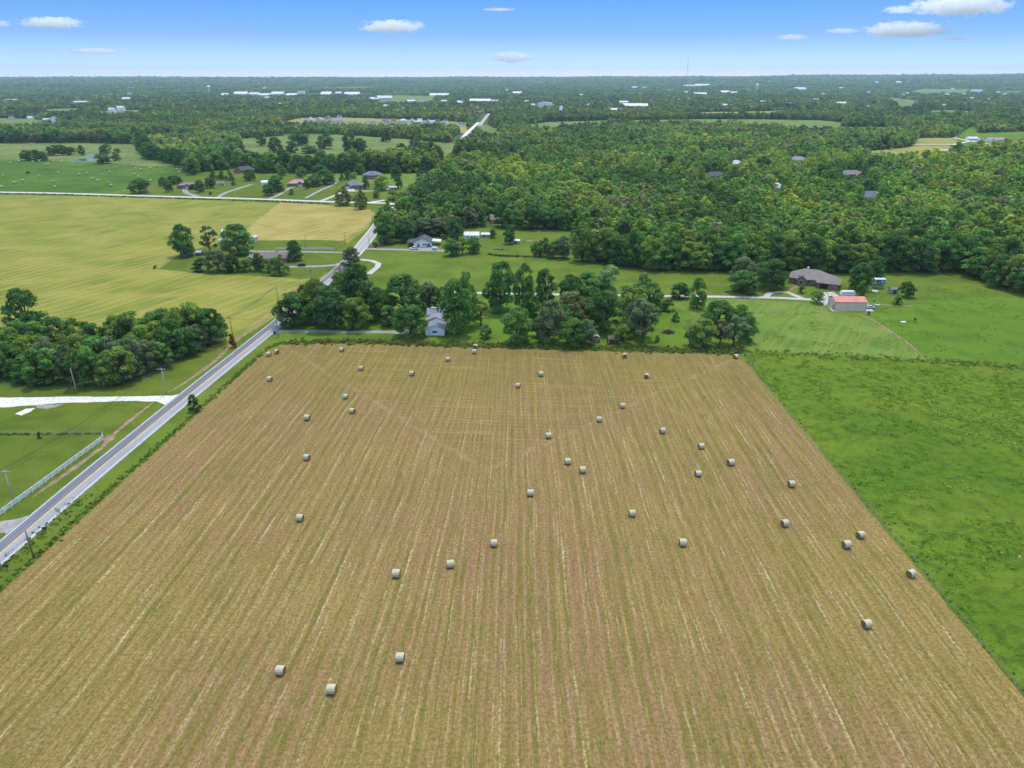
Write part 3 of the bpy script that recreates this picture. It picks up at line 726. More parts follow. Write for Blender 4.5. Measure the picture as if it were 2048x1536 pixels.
add_wing(R, plain("blue_grey_panel", (.12, .16, .2), .7), RM['silver'], 0, 0, 3.4, 3.0, 2.1, 'gx', .7, .15); add_door(R, (0, 0, 3.4, 3), 'f', 0, 1.2, 1.8)
p = at(507, 485)
R = thing("silver_shed", "pale blue metal shed at the edge of the golden stubble", "shed", (p.x, p.y + 2, 0))
add_wing(R, wall_mat("pale_blue_metal", (.42, .5, .55), 'metal'), RM['silver'], 0, 0, 3.0, 6.0, 3.2, 'gy', .9, .15); add_door(R, (0, 0, 3, 6), 'f', 0, 1.4, 2.0)

# brick ranch with the big hipped roof
p = site(1640, 574, 17)
R = thing("brick_house", "sprawling red brick house with large taupe hipped roof near the forest edge", "house", (p.x, p.y + 6, 0), math.radians(-28))
add_wing(R, WM['brick'], RM['taupe'], -3, 2.0, 20.0, 13.0, 3.0, 'hip', 4.2, .8)
add_wing(R, WM['brick'], RM['taupe'], 6.5, -2.0, 10.0, 12.0, 2.9, 'hip', 3.4, .8)
add_wing(R, WM['brick'], RM['taupe'], -6.5, -4.8, 5.0, 4.0, 3.2, 'gy', 2.0, .4)
add_door(R, (6.5, -2, 10, 12), 'f', -1.8, 4.2, 2.3, 'black', "garage_opening"); add_window(R, (6.5, -2, 10, 12), 'f', 3.0, 1.0)
for q in (-8, -3.0, 0): add_window(R, (-3, 2, 20, 13), 'f', q + (1.2 if q == -8 else 0), 1.0)
add_window(R, (-6.5, -4.8, 5, 4), 'f', 0, 1.0, 1.6, 1.5); add_door(R, (-3, 2, 20, 13), 'f', -.6 - 1.6, 1.1)
b = MB(); b.tube([(-5, 3.4, 6.6), (-5, 3.4, 7.6)], .06, 6); b.tube([(-5, 3.4, 7.6), (-5.1, 3.1, 7.7)], [.1, .6], 12); b.build("satellite_dish", M['trim'], R)

# barn with the faded red roof
a, c, d = at(1668, 620.5), at(1731, 621.5), at(1658, 609.5)
ang = math.atan2(c.y - a.y, c.x - a.x); wx = (c - a).length; wy = max(9.0, min(13.0, (d - a).length))
mid = (a + c) / 2 + Vector((-math.sin(ang), math.cos(ang), 0)) * wy / 2
BLD.append((mid.x, mid.y, 14))
R = thing("metal_barn", "tan metal barn with faded red roof on a concrete slab", "barn", (mid.x, mid.y, 0), ang)
add_wing(R, WM['tan'], RM['salmon'], 0, 0, wx, wy, 4.0, 'gx', 1.5, .25, .06)
for s_ in (-1, 1):
    b = MB(); b.box(s_ * wx / 2 - .1, s_ * wx / 2 + .1, -wy / 2 - .06, -wy / 2 + .04, .06, 3.96); b.build("corner_trim", M['door'], R)
add_door(R, (0, 0, wx, wy), 'r', 0, 4.0, 3.2, 'garage', "roller_door"); add_door(R, (0, 0, wx, wy), 'l', -3, 1.0)
p = at(1758, 577)
R = thing("deer_blind", "teal box cabin raised on tall posts with a white porch roof", "hunting blind", (p.x, p.y + 1.5, 0), math.radians(-12))
b = MB(); b.box(-.6, 2.6, -1.4, 1.4, 2.5, 4.6); b.build("cabin", WM['teal'], R)
b = MB(); b.prism([(-2.4, 4.62), (2.9, 4.9), (2.9, 5.0), (-2.4, 4.72)], -1.8, 1.8, 'y'); b.build("roof", RM['white'], R)
b = MB(); b.box(-2.2, 2.7, -1.5, 1.5, 2.3, 2.46); b.build("platform", M['palewood'], R)
for x in (-2.1, -.6, 2.5):
    for y in (-1.3, 1.3):
        b = MB(); b.box(x - .1, x + .1, y - .1, y + .1, 0, 2.295 if x > -2 else 4.55); b.build("post", M['palewood'], R)
b = MB(); b.box(1.0, 1.9, -1.47, -1.41, 3.4, 4.1); b.build("window", M['trim'], R)
b = MB()
for i in range(8): b.box(-2.9, -2.3, -1.2 - .001 * i, -.2, .25 + i * .27, .3 + i * .27)
b.box(-2.95, -2.9, -1.2, -1.1, 0, 2.4); b.build("stair", M['palewood'], R)
p = at(1788, 588)
R = thing("grey_shed", "small weathered grey shed beside a round dark tree", "shed", (p.x, p.y + 1.4, 0), .1)
add_wing(R, WM['grey'], RM['taupe'], 0, 0, 4.0, 2.8, 2.2, 'gx', .8, .2); add_door(R, (0, 0, 4, 2.8), 'f', 0, 1.2, 1.8)
p = at(1192, 685)
R = thing("play_barn", "miniature red barn with a pale gambrel roof at the hay field edge", "shed", (p.x, p.y + 1.8, 0))
add_wing(R, WM['red'], RM['silver'], 0, 0, 2.9, 3.6, 1.7, 'gambrel', 1.3)
add_door(R, (0, 0, 2.9, 3.6), 'f', 0, 1.3, 1.5, 'trim', "door_frame"); b = MB(); b.box(-.5, .5, -1.95, -1.875, .06, 1.4); b.build("door", WM['red'], R)
b = MB(); b.box(-1.55, 1.55, -1.84, -1.805, 1.62, 1.74); b.build("eave_board", M['trim'], R)
p = at(1227, 688)
R = thing("old_shed", "derelict dark red shed overgrown with brush beside the hay field", "shed", (p.x, p.y + 2, 0), .05)
add_wing(R, wall_mat("worn_red_boards", (.20, .06, .05)), roof_mat("rotted_roof", (.12, .09, .07)), 0, 0, 4.4, 4.0, 1.9, 'gx', .9, .2)
b = MB(); b.box(-2.27, -2.1, -2.08, -2.0, 0, 1.95); b.build("corner_board", M['trim'], R); add_door(R, (0, 0, 4.4, 4), 'f', .4, 1.2, 1.6)

def lot_house(u, v, w, d, wallk, roofk, kind, label, h=2.9, rise=2.4, rot=0.0, extra=None, cat="house", name="house", r=12, win=3, grp=None):
    p = site(u, v, r); z = gz(p.x, p.y) + (0 if p.length < 1100 else .2)
    R = thing(name, label, cat, (p.x, p.y + d / 2, z), rot, grp)
    add_wing(R, WM[wallk], RM[roofk], 0, 0, w, d, h, kind, rise, .6)
    if extra:
        ex, ey, ew, ed, ek = extra
        add_wing(R, WM[wallk], RM[roofk], ex, ey, ew, ed, h - .15, ek, rise * .8, .5)
    for i in range(win): add_window(R, (0, 0, w, d), 'f', (i - (win - 1) / 2) * w / (win + .6) * .9 + .2, 1.0, 1.2, 1.2)
    add_door(R, (0, 0, w, d), 'f', w * .44 - .6, 1.1)
    return R
R = lot_house(372, 377, 17, 10, 'brown', 'taupe', 'hip', "brown brick house with taupe roof beside a curved grey drive by the gravel road", extra=(3.5, -5.5, 8, 7, 'gy'))
add_door(R, (3.5, -5.5, 8, 7), 'f', 0, 4.5, 2.3, 'garage', "garage_door")
lot_house(488, 346, 23, 13, 'brick', 'dark', 'hip', "house with a broad charcoal hipped roof against the far wood", rise=4.0, extra=(-5, -7, 9, 6, 'gy'), r=15)
R = lot_house(593, 373, 18, 11, 'brick', 'pink', 'hip', "red brick house with pinkish brown roof among dark trees", rise=3.2, extra=(5, -6, 8, 6, 'gy'))
add_door(R, (5, -6, 8, 6), 'f', 0, 4.5, 2.3, 'garage', "garage_door")
R = lot_house(707, 377, 18, 12, 'brick', 'blue', 'hip', "brick house with slate blue hipped roof behind two tall roadside trees", rise=3.6, extra=(-5, -7, 7, 6, 'gy'))
add_door(R, (-5, -7, 7, 6), 'f', 0, 4.5, 2.3, 'garage', "garage_door")
lot_house(743, 358, 19, 12, 'brick', 'blue', 'hip', "raised brick house with slate roof behind a round green tree", h=4.0, rise=3.6, extra=(1, -7, 7, 5, 'hip'))
lot_house(533, 372, 10, 9, 'whitemetal', 'white', 'gx', "white metal shed by dark trees west of the pink roofed house", h=3.6, rise=1.2, cat="shed", name="metal_shed", r=8, win=2)
lot_house(786, 380, 7, 5, 'grey', 'silver', 'gx', "grey metal shed next to a slim dark tree near the crossroads", h=2.5, rise=.8, cat="shed", name="metal_shed", r=6, win=1)
lot_house(441, 371, 7, 5, 'cream', 'taupe', 'gx', "low cream shed on the lawn between small trees", h=2.2, rise=.9, cat="shed", name="metal_shed", r=6, win=1)
R = lot_house(1000, 447, 14, 9, 'yellow', 'brown', 'gx', "yellow house with a weathered brown roof deep among dark trees", h=3.0, rise=3.0, r=10)
p_ = R.location; BLD.append((p_.x, p_.y - 14, 8))
for u, v, w, d, wk, rk, lab in [(1597, 326, 21, 12, 'white', 'grey', "white house with pale grey roof alone in the forest canopy"),
                                (1705, 356, 24, 12, 'brown', 'taupe', "brown house with long taupe roof sunk in the forest canopy"),
                                (1738, 402, 15, 11, 'white', 'blue', "white gabled house with blue grey roof deep in the forest"),
                                (1433, 359, 22, 12, 'grey', 'dark', "dark roofed house barely showing above the forest canopy"),
                                (1473, 334, 14, 10, 'white', 'silver', "small silver grey roof just clear of the forest canopy"),
                                (1554, 383, 12, 8, 'cream', 'white', "pale flat roofed building tilted among the forest trees")]:
    R = lot_house(u, v, w, d, wk, rk, 'hip' if rk != 'blue' else 'gx', lab, h=3.6, rise=4.2, r=8, extra=(w * .3, -d * .5, w * .35, d * .7, 'gy'))
    for t_ in range(14): LOW.append((R.location.x * (1 - .012 * t_), R.location.y * (1 - .012 * t_), w * .62))
    BLD.append((R.location.x, R.location.y - 14, 10))
# the farm by the far green field
lot_house(1946, 282, 17, 10, 'whitemetal', 'white', 'gx', "white farm building with a pale roof among trees by the far green field", h=4.0, r=12)
lot_house(1993, 284.5, 28, 11, 'white', 'pink', 'gx', "long white barn with reddish roof on the far farm", h=3.8, rise=3.0, r=16, cat="barn", name="far_barn", extra=(-9, -6, 8, 6, 'gy'))
lot_house(1962, 283, 7, 6, 'cream', 'silver', 'gx', "little cream shed between the far farm's two white buildings", h=2.6, rise=1, r=6, cat="shed", name="metal_shed", win=1)
lot_house(1887, 306, 12, 7, 'grey', 'silver', 'gx', "low grey roof under the tall tree in the gold field", h=3.2, rise=1.2, r=6, cat="shed", name="metal_shed", win=1)

def far_block(u, v, wpx, hpx, wk, rk, kind, label, cat, grp, name):
    lift = 7.0 if v < 225 else 0.0                                 # its foot is behind the tree tops in front
    p = at(u, v, lift); k = px_size(p); w = wpx * k; h = lift + max(2.5, hpx * k * 1.35); d = max(7.0, min(w * .6, 35))
    BLD.append((p.x - w * .3, p.y, w * .35)); BLD.append((p.x + w * .3, p.y, w * .35))
    for t_ in (1.0, 2.2, 3.4, 4.6, 6.0): BLD.append((p.x * (1 - .011 * t_), p.y * (1 - .011 * t_), w * .5))
    R = thing(name, label, cat, (p.x, p.y + d / 2, gz(p.x, p.y) + .5), rnd.uniform(-.15, .15), grp)
    rise = 0 if kind == 'flat' else min(h * .55, 4.0)
    if kind == 'flat': add_wing(R, WM[wk], RM[rk], 0, 0, w, d, h * .5, 'shed', h * .5, .4)      # metal roofs tilted towards the viewer, shaped to catch the sun and show bright
    else: add_wing(R, WM[wk], RM[rk], 0, 0, w, d, h - rise, kind, rise, .5)
    return R
T_ = [(22, 239.5, 10, 4, 'cream', 'grey', 'gx'), (60, 240, 11, 5, 'white', 'white', 'gx'), (92, 242.5, 13, 4, 'white', 'silver', 'gx'), (111, 245, 17, 9, 'white', 'dark', 'gy'), (142, 240, 9, 5, 'cream', 'white', 'gy')]
for i, a in enumerate(T_): far_block(*a, "%s roofed farm house, %s from the left in the cluster by the far left field" % ({'grey': 'grey', 'white': 'white', 'silver': 'silver', 'dark': 'dark'}[a[5]], ordinal(i + 1)), "house", "farm houses by the far left field", "far_house")
for i, a in enumerate([(222, 220.5, 12, 3, 'whitemetal', 'white', 'gx'), (240, 218.5, 14, 4, 'whitemetal', 'white', 'gx')]):
    far_block(*a, ["long white farm shed, lower and leftmost of a distant pair", "long white farm shed, higher and rightmost of a distant pair"][i], "shed", "pair of long white farm sheds", "far_shed")
for i, a in enumerate([(250, 201, 15, 4, 'white', 'white', 'flat'), (260, 196, 8, 4, 'white', 'grey', 'gx'), (20, 202, 26, 2.5, 'cream', 'grey', 'gx'), (160, 206, 30, 2.5, 'cream', 'silver', 'gx')]):
    far_block(*a, ["white flat building in far woods below the mushroom shaped tower", "small white gabled house behind the flat white far building", "low grey roof in hazy woods at the far left", "long pale roof in hazy woods above the left fields"][i], "building", None, "far_building")
# new subdivision
rows = [(572, 604, 251.5, 4, 4), (606, 690, 248, 7, 5), (690, 780, 250, 7, 5), (780, 870, 249, 7, 5), (872, 930, 254, 4, 6), (608, 690, 243, 4, 5), (760, 850, 244.5, 5, 5), (646, 690, 240.5, 2, 6), (850, 900, 246, 3, 5)]
spots = []
for u0, u1, v, n, hp in rows:
    for i in range(n): spots.append((u0 + (u1 - u0) * (i + .5) / n + rnd.uniform(-1.5, 1.5), v + rnd.uniform(-1.3, 1.3), rnd.uniform(9, 14), hp))
spots.sort()
for i, (u, v, w, hp) in enumerate(spots):
    rk = rnd.choice(['dark', 'taupe', 'grey', 'brown', 'silver']); wk = rnd.choice(['white', 'grey', 'cream', 'white', 'white'])
    far_block(u, v, w, hp, wk, rk, rnd.choice(['gx', 'hip', 'gy']), "new %s walled house, %s from the left in the bare subdivision" % ({'white': 'white', 'grey': 'grey', 'cream': 'cream'}[wk], ordinal(i + 1)), "house", "houses of the new subdivision", "subdivision_house")
sp2 = sorted((u, v, w, h) for u, v, w, h in [(752, 229, 10, 4), (769, 230.5, 16, 4), (796, 228, 14, 6), (813, 229, 13, 5), (833, 230, 12, 5), (853, 231, 10, 4), (872, 228, 10, 5), (888, 230, 10, 5), (918, 233, 14, 7), (936, 233, 13, 8), (955, 231, 13, 6), (703, 213, 8, 3), (905, 231, 9, 5)])
for i, (u, v, w, h) in enumerate(sp2):
    far_block(u, v, w, h, rnd.choice(['cream', 'grey', 'brown']), rnd.choice(['taupe', 'grey', 'brown', 'taupe']), rnd.choice(['hip', 'gy', 'gx']), "older brownish house among trees, %s from the left in the upper subdivision" % ordinal(i + 1), "house", "houses of the older subdivision", "subdivision_house")
# town and scattered far buildings
TW = [(448, 191, 14, 3, 'cream', 'white', 'flat'), (480, 189.5, 26, 4, 'white', 'white', 'flat'), (506, 190, 20, 3.5, 'cream', 'silver', 'flat'), (527, 192, 24, 3, 'white', 'silver', 'flat'), (553, 189.5, 26, 4, 'white', 'white', 'flat'), (582, 191.5, 22, 3, 'cream', 'white', 'flat'), (602, 188, 14, 4, 'white', 'grey', 'flat'), (651, 191, 21, 5, 'cream', 'white', 'flat'),
      (676, 188, 12, 3, 'grey', 'silver', 'flat'), (703, 190, 30, 4, 'white', 'white', 'flat'), (748, 199, 18, 3, 'red', 'silver', 'flat'), (768, 197.5, 30, 4, 'cream', 'silver', 'flat'), (822, 206, 16, 4, 'cream', 'white', 'gx'), (846, 205, 12, 4, 'white', 'grey', 'gx'), (878, 192, 38, 3, 'whitemetal', 'white', 'flat'),
      (888, 206, 12, 4, 'cream', 'silver', 'gx'), (922, 206, 16, 3, 'white', 'silver', 'flat'), (960, 202.5, 42, 3, 'cream', 'white', 'flat'), (990, 204, 14, 3, 'white', 'silver', 'gx'), (1034, 187, 18, 2.5, 'white', 'white', 'flat'), (1066, 212, 8, 3, 'white', 'white', 'gx'), (1090, 213, 30, 6, 'whitemetal', 'white', 'gy'), (1102, 213.5, 14, 3, 'cream', 'taupe', 'gx'),
      (1122, 224, 6, 8, 'cream', 'white', 'flat'), (1180, 211, 10, 2, 'cream', 'white', 'flat'), (1248, 209.5, 17, 5, 'whitemetal', 'white', 'gx'), (1272, 212, 50, 3, 'cream', 'white', 'flat'), (1228, 224, 12, 5, 'white', 'cream' if False else 'white', 'gx'), (1240, 222, 10, 4, 'grey', 'taupe', 'gx'),
      (1385, 172, 34, 1.5, 'white', 'silver', 'flat'), (1405, 171, 28, 2, 'white', 'white', 'flat'), (1270, 176, 14, 1.8, 'cream', 'silver', 'flat'), (1290, 177, 10, 1.8, 'white', 'silver', 'flat'), (1372, 187, 7, 3, 'grey', 'silver', 'flat'), (1402, 188.5, 26, 2, 'cream', 'white', 'flat'), (1452, 186, 18, 3, 'white', 'white', 'flat'), (1470, 187, 14, 2.5, 'cream', 'silver', 'flat'), (1448, 212.5, 12, 3, 'cream', 'white', 'gx'), (1526, 206, 10, 3, 'white', 'white', 'gx'),
      (1602, 180, 24, 3.5, 'white', 'silver', 'flat'), (1685, 178, 10, 2, 'white', 'white', 'flat'), (1632, 201.5, 9, 3, 'cream', 'silver', 'gx'), (1684, 208.5, 18, 3, 'white', 'white', 'gx'), (1738, 187.5, 7, 3.5, 'white', 'silver', 'gy'), (1737, 217, 8, 4, 'cream', 'silver', 'gy'), (1799, 166, 10, 2.5, 'white', 'white', 'flat'), (1754, 165.5, 8, 1.8, 'white', 'silver', 'flat'), (1955, 185, 21, 3.5, 'whitemetal', 'white', 'gx'),
      (1906, 179, 5, 2, 'white', 'white', 'gx'), (1998, 186.5, 7, 2, 'white', 'white', 'gx'), (1888, 213.5, 8, 3, 'grey', 'silver', 'gx'), (1978, 200, 4, 2, 'white', 'white', 'gx'), (1002, 233, 10, 5, 'white', 'brown', 'gx'), (1577, 209, 10, 2.5, 'cream', 'pink', 'gx')]
TW.sort()
for i, a in enumerate(TW):
    far_block(*a, "distant %s building with %s roof, %s from the left among the town roofs" % ({'cream': 'cream', 'white': 'white', 'whitemetal': 'white metal', 'red': 'red', 'grey': 'grey'}[a[4]], {'white': 'white', 'silver': 'silver', 'grey': 'grey', 'taupe': 'taupe', 'brown': 'brown', 'pink': 'pinkish'}[a[5]], ordinal(i + 1)), "building", "town buildings near the horizon", "town_building")

spk = []
for i in range(34):
    u = rnd.uniform(20, 2030); v = rnd.choice([rnd.uniform(178, 196), rnd.uniform(196, 216)])
    if all(abs(u - q_[0]) > 16 or abs(v - q_[1]) > 5 for q_ in TW + spk) and not 370 < u < 470: spk.append((u, v, rnd.uniform(5, 10), rnd.uniform(2, 3.2)))
for i, (u, v, w, h) in enumerate(sorted(spk)):
    far_block(u, v, w, h, rnd.choice(['white', 'cream', 'white']), rnd.choice(['silver', 'white', 'white', 'taupe']), rnd.choice(['gx', 'gx', 'hip']), "tiny pale house showing in the far woods, %s from the left of its kind" % ordinal(i + 1), "house", "houses scattered in the far woods", "far_house")

# water towers and mast
def clear_of_trees(p, w):
    for t_ in range(0, 5): BLD.append((p.x * (1 - .01 * t_), p.y * (1 - .01 * t_), w))
M['tower'] = plain("tower_white", (.9, .9, .89), .5, .04, .1)
p = at(419.5, 190); H = height_of(p, 171); clear_of_trees(p, 12)
R = thing("water_tower", "white mushroom shaped water tower on a single stem", "water tower", (p.x, p.y, gz(p.x, p.y)))
b = MB(); b.tube([(0, 0, 0), (0, 0, 3), (0, 0, H * .62), (0, 0, H * .74)], [5, 2.6, 2.4, 4.5], 20); b.build("stem", M['tower'], R, True)
b = MB(); b.tube([(0, 0, H * .735), (0, 0, H * .8), (0, 0, H * .88), (0, 0, H * .95), (0, 0, H)], [4.5, 11, 13, 10, 2], 24); b.build("tank", M['tower'], R, True)
p = at(1513, 184); H = height_of(p, 167); clear_of_trees(p, 16)
R = thing("water_tower", "pale water tower with a domed tank on several legs", "water tower", (p.x, p.y, gz(p.x, p.y)))
b = MB(); b.tube([(0, 0, H * .58), (0, 0, H * .66), (0, 0, H * .85), (0, 0, H * .95), (0, 0, H)], [4, 9.5, 10.5, 7, 1], 24); b.build("tank", M['tower'], R, True)
for k in range(6):
    a_ = k * math.pi / 3; b = MB(); b.tube([(10 * math.cos(a_), 10 * math.sin(a_), 0), (9 * math.cos(a_), 9 * math.sin(a_), H * .68)], .8, 6); b.build("leg", M['tower'], R)
b = MB(); b.tube([(0, 0, 0), (0, 0, H * .6)], 1.2, 8); b.build("riser_pipe", M['trim'], R)
p = at(1370, 194); H = min(300, height_of(p, 88)); clear_of_trees(p, 8)
R = thing("radio_mast", "very tall thin guyed radio mast rising above the horizon", "radio mast", (p.x, p.y, gz(p.x, p.y)))
b = MB()
for k in range(3):
    a_ = k * 2.094; b.tube([(1.3 * math.cos(a_), 1.3 * math.sin(a_), 0), (1.3 * math.cos(a_), 1.3 * math.sin(a_), H * .72)], .2, 4)
for i in range(int(H * .72 / 6)):
    z = i * 6.0
    for k in range(3):
        a_, c_ = k * 2.094, (k + 1) * 2.094; b.tube([(1.3 * math.cos(a_), 1.3 * math.sin(a_), z), (1.3 * math.cos(c_), 1.3 * math.sin(c_), z + 6)], .15, 3, cap=False)
mast_dark = plain("mast_paint", (.10, .11, .13), .6)
b.build("lattice", mast_dark, R)
b = MB(); b.tube([(0, 0, H * .72 + .01), (0, 0, H)], [.28, .18], 6); b.build("antenna", mast_dark, R)
for k in range(3):
    for f_ in (.45, .7):
        a_ = k * 2.094 + .4; b = MB(); b.tube([(0, 0, H * f_), (H * .45 * math.cos(a_), H * .45 * math.sin(a_), 0)], .06, 3); b.build("guy_wire", M['steel'], R)
# ---------------------------------------------------------------- trees
def quads_mesh(name, cen, nor, size, tint, mat, asp=1.0, rng_=npr):
    """one mesh of many leaf-clump faces: centres, normals, sizes, colours"""
    n = len(cen)
    up = np.where(np.abs(nor[:, 2:3]) < .9, [[0, 0, 1.0]], [[1.0, 0, 0]])
    a = np.cross(nor, up); a /= np.linalg.norm(a, axis=1, keepdims=True) + 1e-9
    b = np.cross(nor, a)
    th = rng_.uniform(0, 2 * np.pi, (n, 1)); a, b = a * np.cos(th) + b * np.sin(th), b * np.cos(th) - a * np.sin(th)
    s = size[:, None] if np.ndim(size) else np.full((n, 1), size)
    a = a * s; b = b * s * asp
    j = lambda: rng_.uniform(.65, 1.2, (n, 1))
    bend = nor * s * .25
    v = np.stack([cen - a * j() - bend, cen - b * j(), cen + a * j() - bend, cen + b * j()], 1).reshape(-1, 3)
    return raw_mesh(name, v, np.arange(4 * n).reshape(-1, 4), tint, mat)
def raw_mesh(name, v, f, tint, mat):
    me = bpy.data.meshes.new(name)
    k = f.shape[1]; n = len(f)
    me.vertices.add(len(v)); me.vertices.foreach_set('co', np.ascontiguousarray(v, np.float32).ravel())
    me.loops.add(n * k); me.loops.foreach_set('vertex_index', np.ascontiguousarray(f, np.int32).ravel())
    me.polygons.add(n); me.polygons.foreach_set('loop_start', np.arange(0, n * k, k, dtype=np.int32))
    at_ = me.attributes.new("tint", 'FLOAT_COLOR', 'FACE')
    c = np.ones((n, 4), np.float32); c[:, :3] = tint
    at_.data.foreach_set('color', c.ravel())
    me.materials.append(mat); me.update(calc_edges=True); me.validate()
    return me

def crown_points(kind, seed, nleaf, leaf):
    """leaf clumps of a crown one unit wide and one unit tall (ground to tip)"""
    r = np.random.default_rng(seed)
    z0 = {'round': .06, 'tall': .05, 'broad': .10, 'conifer': .03, 'cedar': .01, 'shrub': .0, 'open': .2, 'dead': .12}[kind]
    def prof(t):
        if kind == 'conifer': return .5 * (1 - t) ** .85 + .02
        if kind == 'cedar': return .5 * np.minimum(1, (1 - t) * 1.5 + .08) * np.minimum(1, .55 + t * 3)
        if kind == 'tall': return .5 * np.sqrt(np.maximum(0, 1 - ((t - .42) / .6) ** 2)) * (1 - .15 * t)
        if kind == 'broad': return .5 * np.sqrt(np.maximum(0, 1 - ((t - .32) / .7) ** 2))
        if kind == 'shrub': return .5 * np.sqrt(np.maximum(0, 1 - (t * .98) ** 2))
        return .5 * np.sqrt(np.maximum(0, 1 - ((t - .4) / .62) ** 2))
    nl = {'conifer': 46, 'cedar': 46, 'open': 24, 'dead': 15, 'shrub': 20}.get(kind, 40)
    C, R = [], []
    for i in range(nl):
        t = (i + r.uniform(0, 1)) / nl
        t = t if kind not in ('conifer', 'cedar') else 1 - np.sqrt(1 - t * .98)
        rad = prof(t); lr = r.uniform(.085, .165) * (.75 if kind in ('conifer', 'cedar') else 1) * (.8 if kind == 'open' else 1)
        lr = min(lr, max(.05, rad * .8))
        q = max(0, rad - lr * .75) * np.sqrt(r.uniform(.25, 1)); a = r.uniform(0, 2 * np.pi) + i * 2.4
        C.append((q * np.cos(a), q * np.sin(a), z0 + (1 - z0) * (t * .93 + .03))); R.append(lr)
    lopx, lopy = r.uniform(-.07, .07, 2)
    C, R = np.array(C), np.array(R)
    C[:, 0] += lopx * C[:, 2]; C[:, 1] += lopy * C[:, 2]
    w = R ** 2 / (R ** 2).sum(); idx = r.choice(nl, nleaf * 2, p=w)
    d = r.normal(size=(len(idx), 3)); d /= np.linalg.norm(d, axis=1, keepdims=True)
    d[:, 2] = np.where(d[:, 2] < -.35, -d[:, 2], d[:, 2])
    P = C[idx] + d * (R[idx] * r.uniform(.62, 1.12, len(idx)))[:, None] * np.array([1, 1, .82])
    dist = np.linalg.norm(P[:, None] - C[None], axis=2) / R[None]
    dist[np.arange(len(idx)), idx] = 9
    keep = np.where(dist.min(1) > .62)[0][:nleaf]
    P, d, idx = P[keep], d[keep], idx[keep]
    P[:, 2] = np.clip(P[:, 2], .0, 1.02)
    nrm = d + r.normal(size=d.shape) * .38 + np.array([0, 0, .55]); nrm /= np.linalg.norm(nrm, axis=1, keepdims=True)
    lobe_t = r.uniform(.72, 1.3, nl)[idx]; hue = r.normal(0, .035, len(P)); k = lobe_t * r.uniform(.6, 1.4, len(P))
    tint = np.stack([k * (1 + hue * 1.6), k, k * (1 - hue)], 1)
    return P, nrm, r.uniform(.6, 1.25, len(P)) * leaf, tint, C, R
TEMPL = {}
def tree_template(kind, i):
    if (kind, i) in TEMPL: return TEMPL[kind, i]
    seed = hash_(kind) * 31 + i
    nleaf = {'dead': 420, 'open': 2600, 'shrub': 2200}.get(kind, 4600)
    leaf = {'conifer': .021, 'cedar': .022, 'shrub': .036, 'dead': .024}.get(kind, .0265)
    P, n, s, t, C, R = crown_points(kind, seed, nleaf, leaf)
    crown = quads_mesh("crown", P, n, s, t, M['leaf'])
    b = MB(); r = random.Random(seed)
    top = .8 if kind in ('conifer', 'cedar') else .5
    tr = .032 if kind != 'dead' else .03
    zs = [0, .04, .16, .3, top]; wob = [(0, 0)] + [(r.uniform(-.02, .02), r.uniform(-.02, .02)) for _ in zs[1:]]
    b.tube([(x, y, z) for (x, y), z in zip(wob, zs)], [tr * 1.5, tr, tr * .85, tr * .65, tr * .25], 7)
    order = sorted(range(len(C)), key=lambda k: C[k][2])
    for k in order[::max(1, len(C) // (14 if kind != 'conifer' else 6))]:
        z = min(C[k][2] * .6, top * .9); z = max(.12 if kind != 'shrub' else .02, z)
        m_ = ((C[k][0]) * .5, C[k][1] * .5, z + (C[k][2] - z) * .62)
        b.tube([(wob[3][0] * .6, wob[3][1] * .6, z), m_, tuple(C[k])], [tr * .45, tr * .3, tr * .1], 5)
    if kind == 'dead':
        for k in range(16):
            a, z = r.uniform(0, 6.28), r.uniform(.25, .55); L = r.uniform(.25, .48)
            b.tube([(0, 0, z), (L * .5 * math.cos(a), L * .5 * math.sin(a), z + L * .55), (L * .8 * math.cos(a + .3), L * .8 * math.sin(a + .3), min(1.0, z + L * 1.15))], [tr * .35, tr * .22, tr * .06], 4)
    trunk = b.mesh("trunk", M['greybark'] if kind == 'dead' else M['bark'], True)
    TEMPL[kind, i] = (crown, trunk)
    return TEMPL[kind, i]
def hash_(s): return sum((i + 3) * ord(c) for i, c in enumerate(s)) % 997
LEAF = {'dark': (0.1045, 0.209, 0.055), 'mid': (0.154, 0.2915, 0.0682), 'olive': (0.22, 0.3135, 0.066), 'yel': (0.264, 0.363, 0.066), 'grey': (0.1815, 0.2365, 0.1155), 'pale': (0.242, 0.352, 0.132), 'brown': (0.2035, 0.22, 0.077), 'blue': (0.165, 0.2453, 0.1826), 'deep': (0.0858, 0.1672, 0.0528), 'rust': (0.2, 0.085, 0.05)}
CWORD = {'dark': 'dark green', 'mid': 'mid green', 'olive': 'olive green', 'yel': 'yellowish green', 'grey': 'grey-green', 'pale': 'pale green', 'brown': 'brownish green', 'blue': 'bluish', 'deep': 'very dark', 'rust': 'rust brown'}
SWORD = {'round': 'rounded', 'tall': 'tall', 'broad': 'broad', 'conifer': 'cone shaped', 'cedar': 'dense pointed', 'shrub': 'low bushy', 'open': 'open crowned', 'dead': 'half bare'}
NAME = {'conifer': 'conifer_tree', 'cedar': 'cedar_tree', 'shrub': 'shrub', 'dead': 'dying_tree', 'tall': 'tall_tree', 'broad': 'spreading_tree', 'open': 'open_tree', 'round': 'round_tree'}
TREES = []                                                        # (x, y, r) of every individual
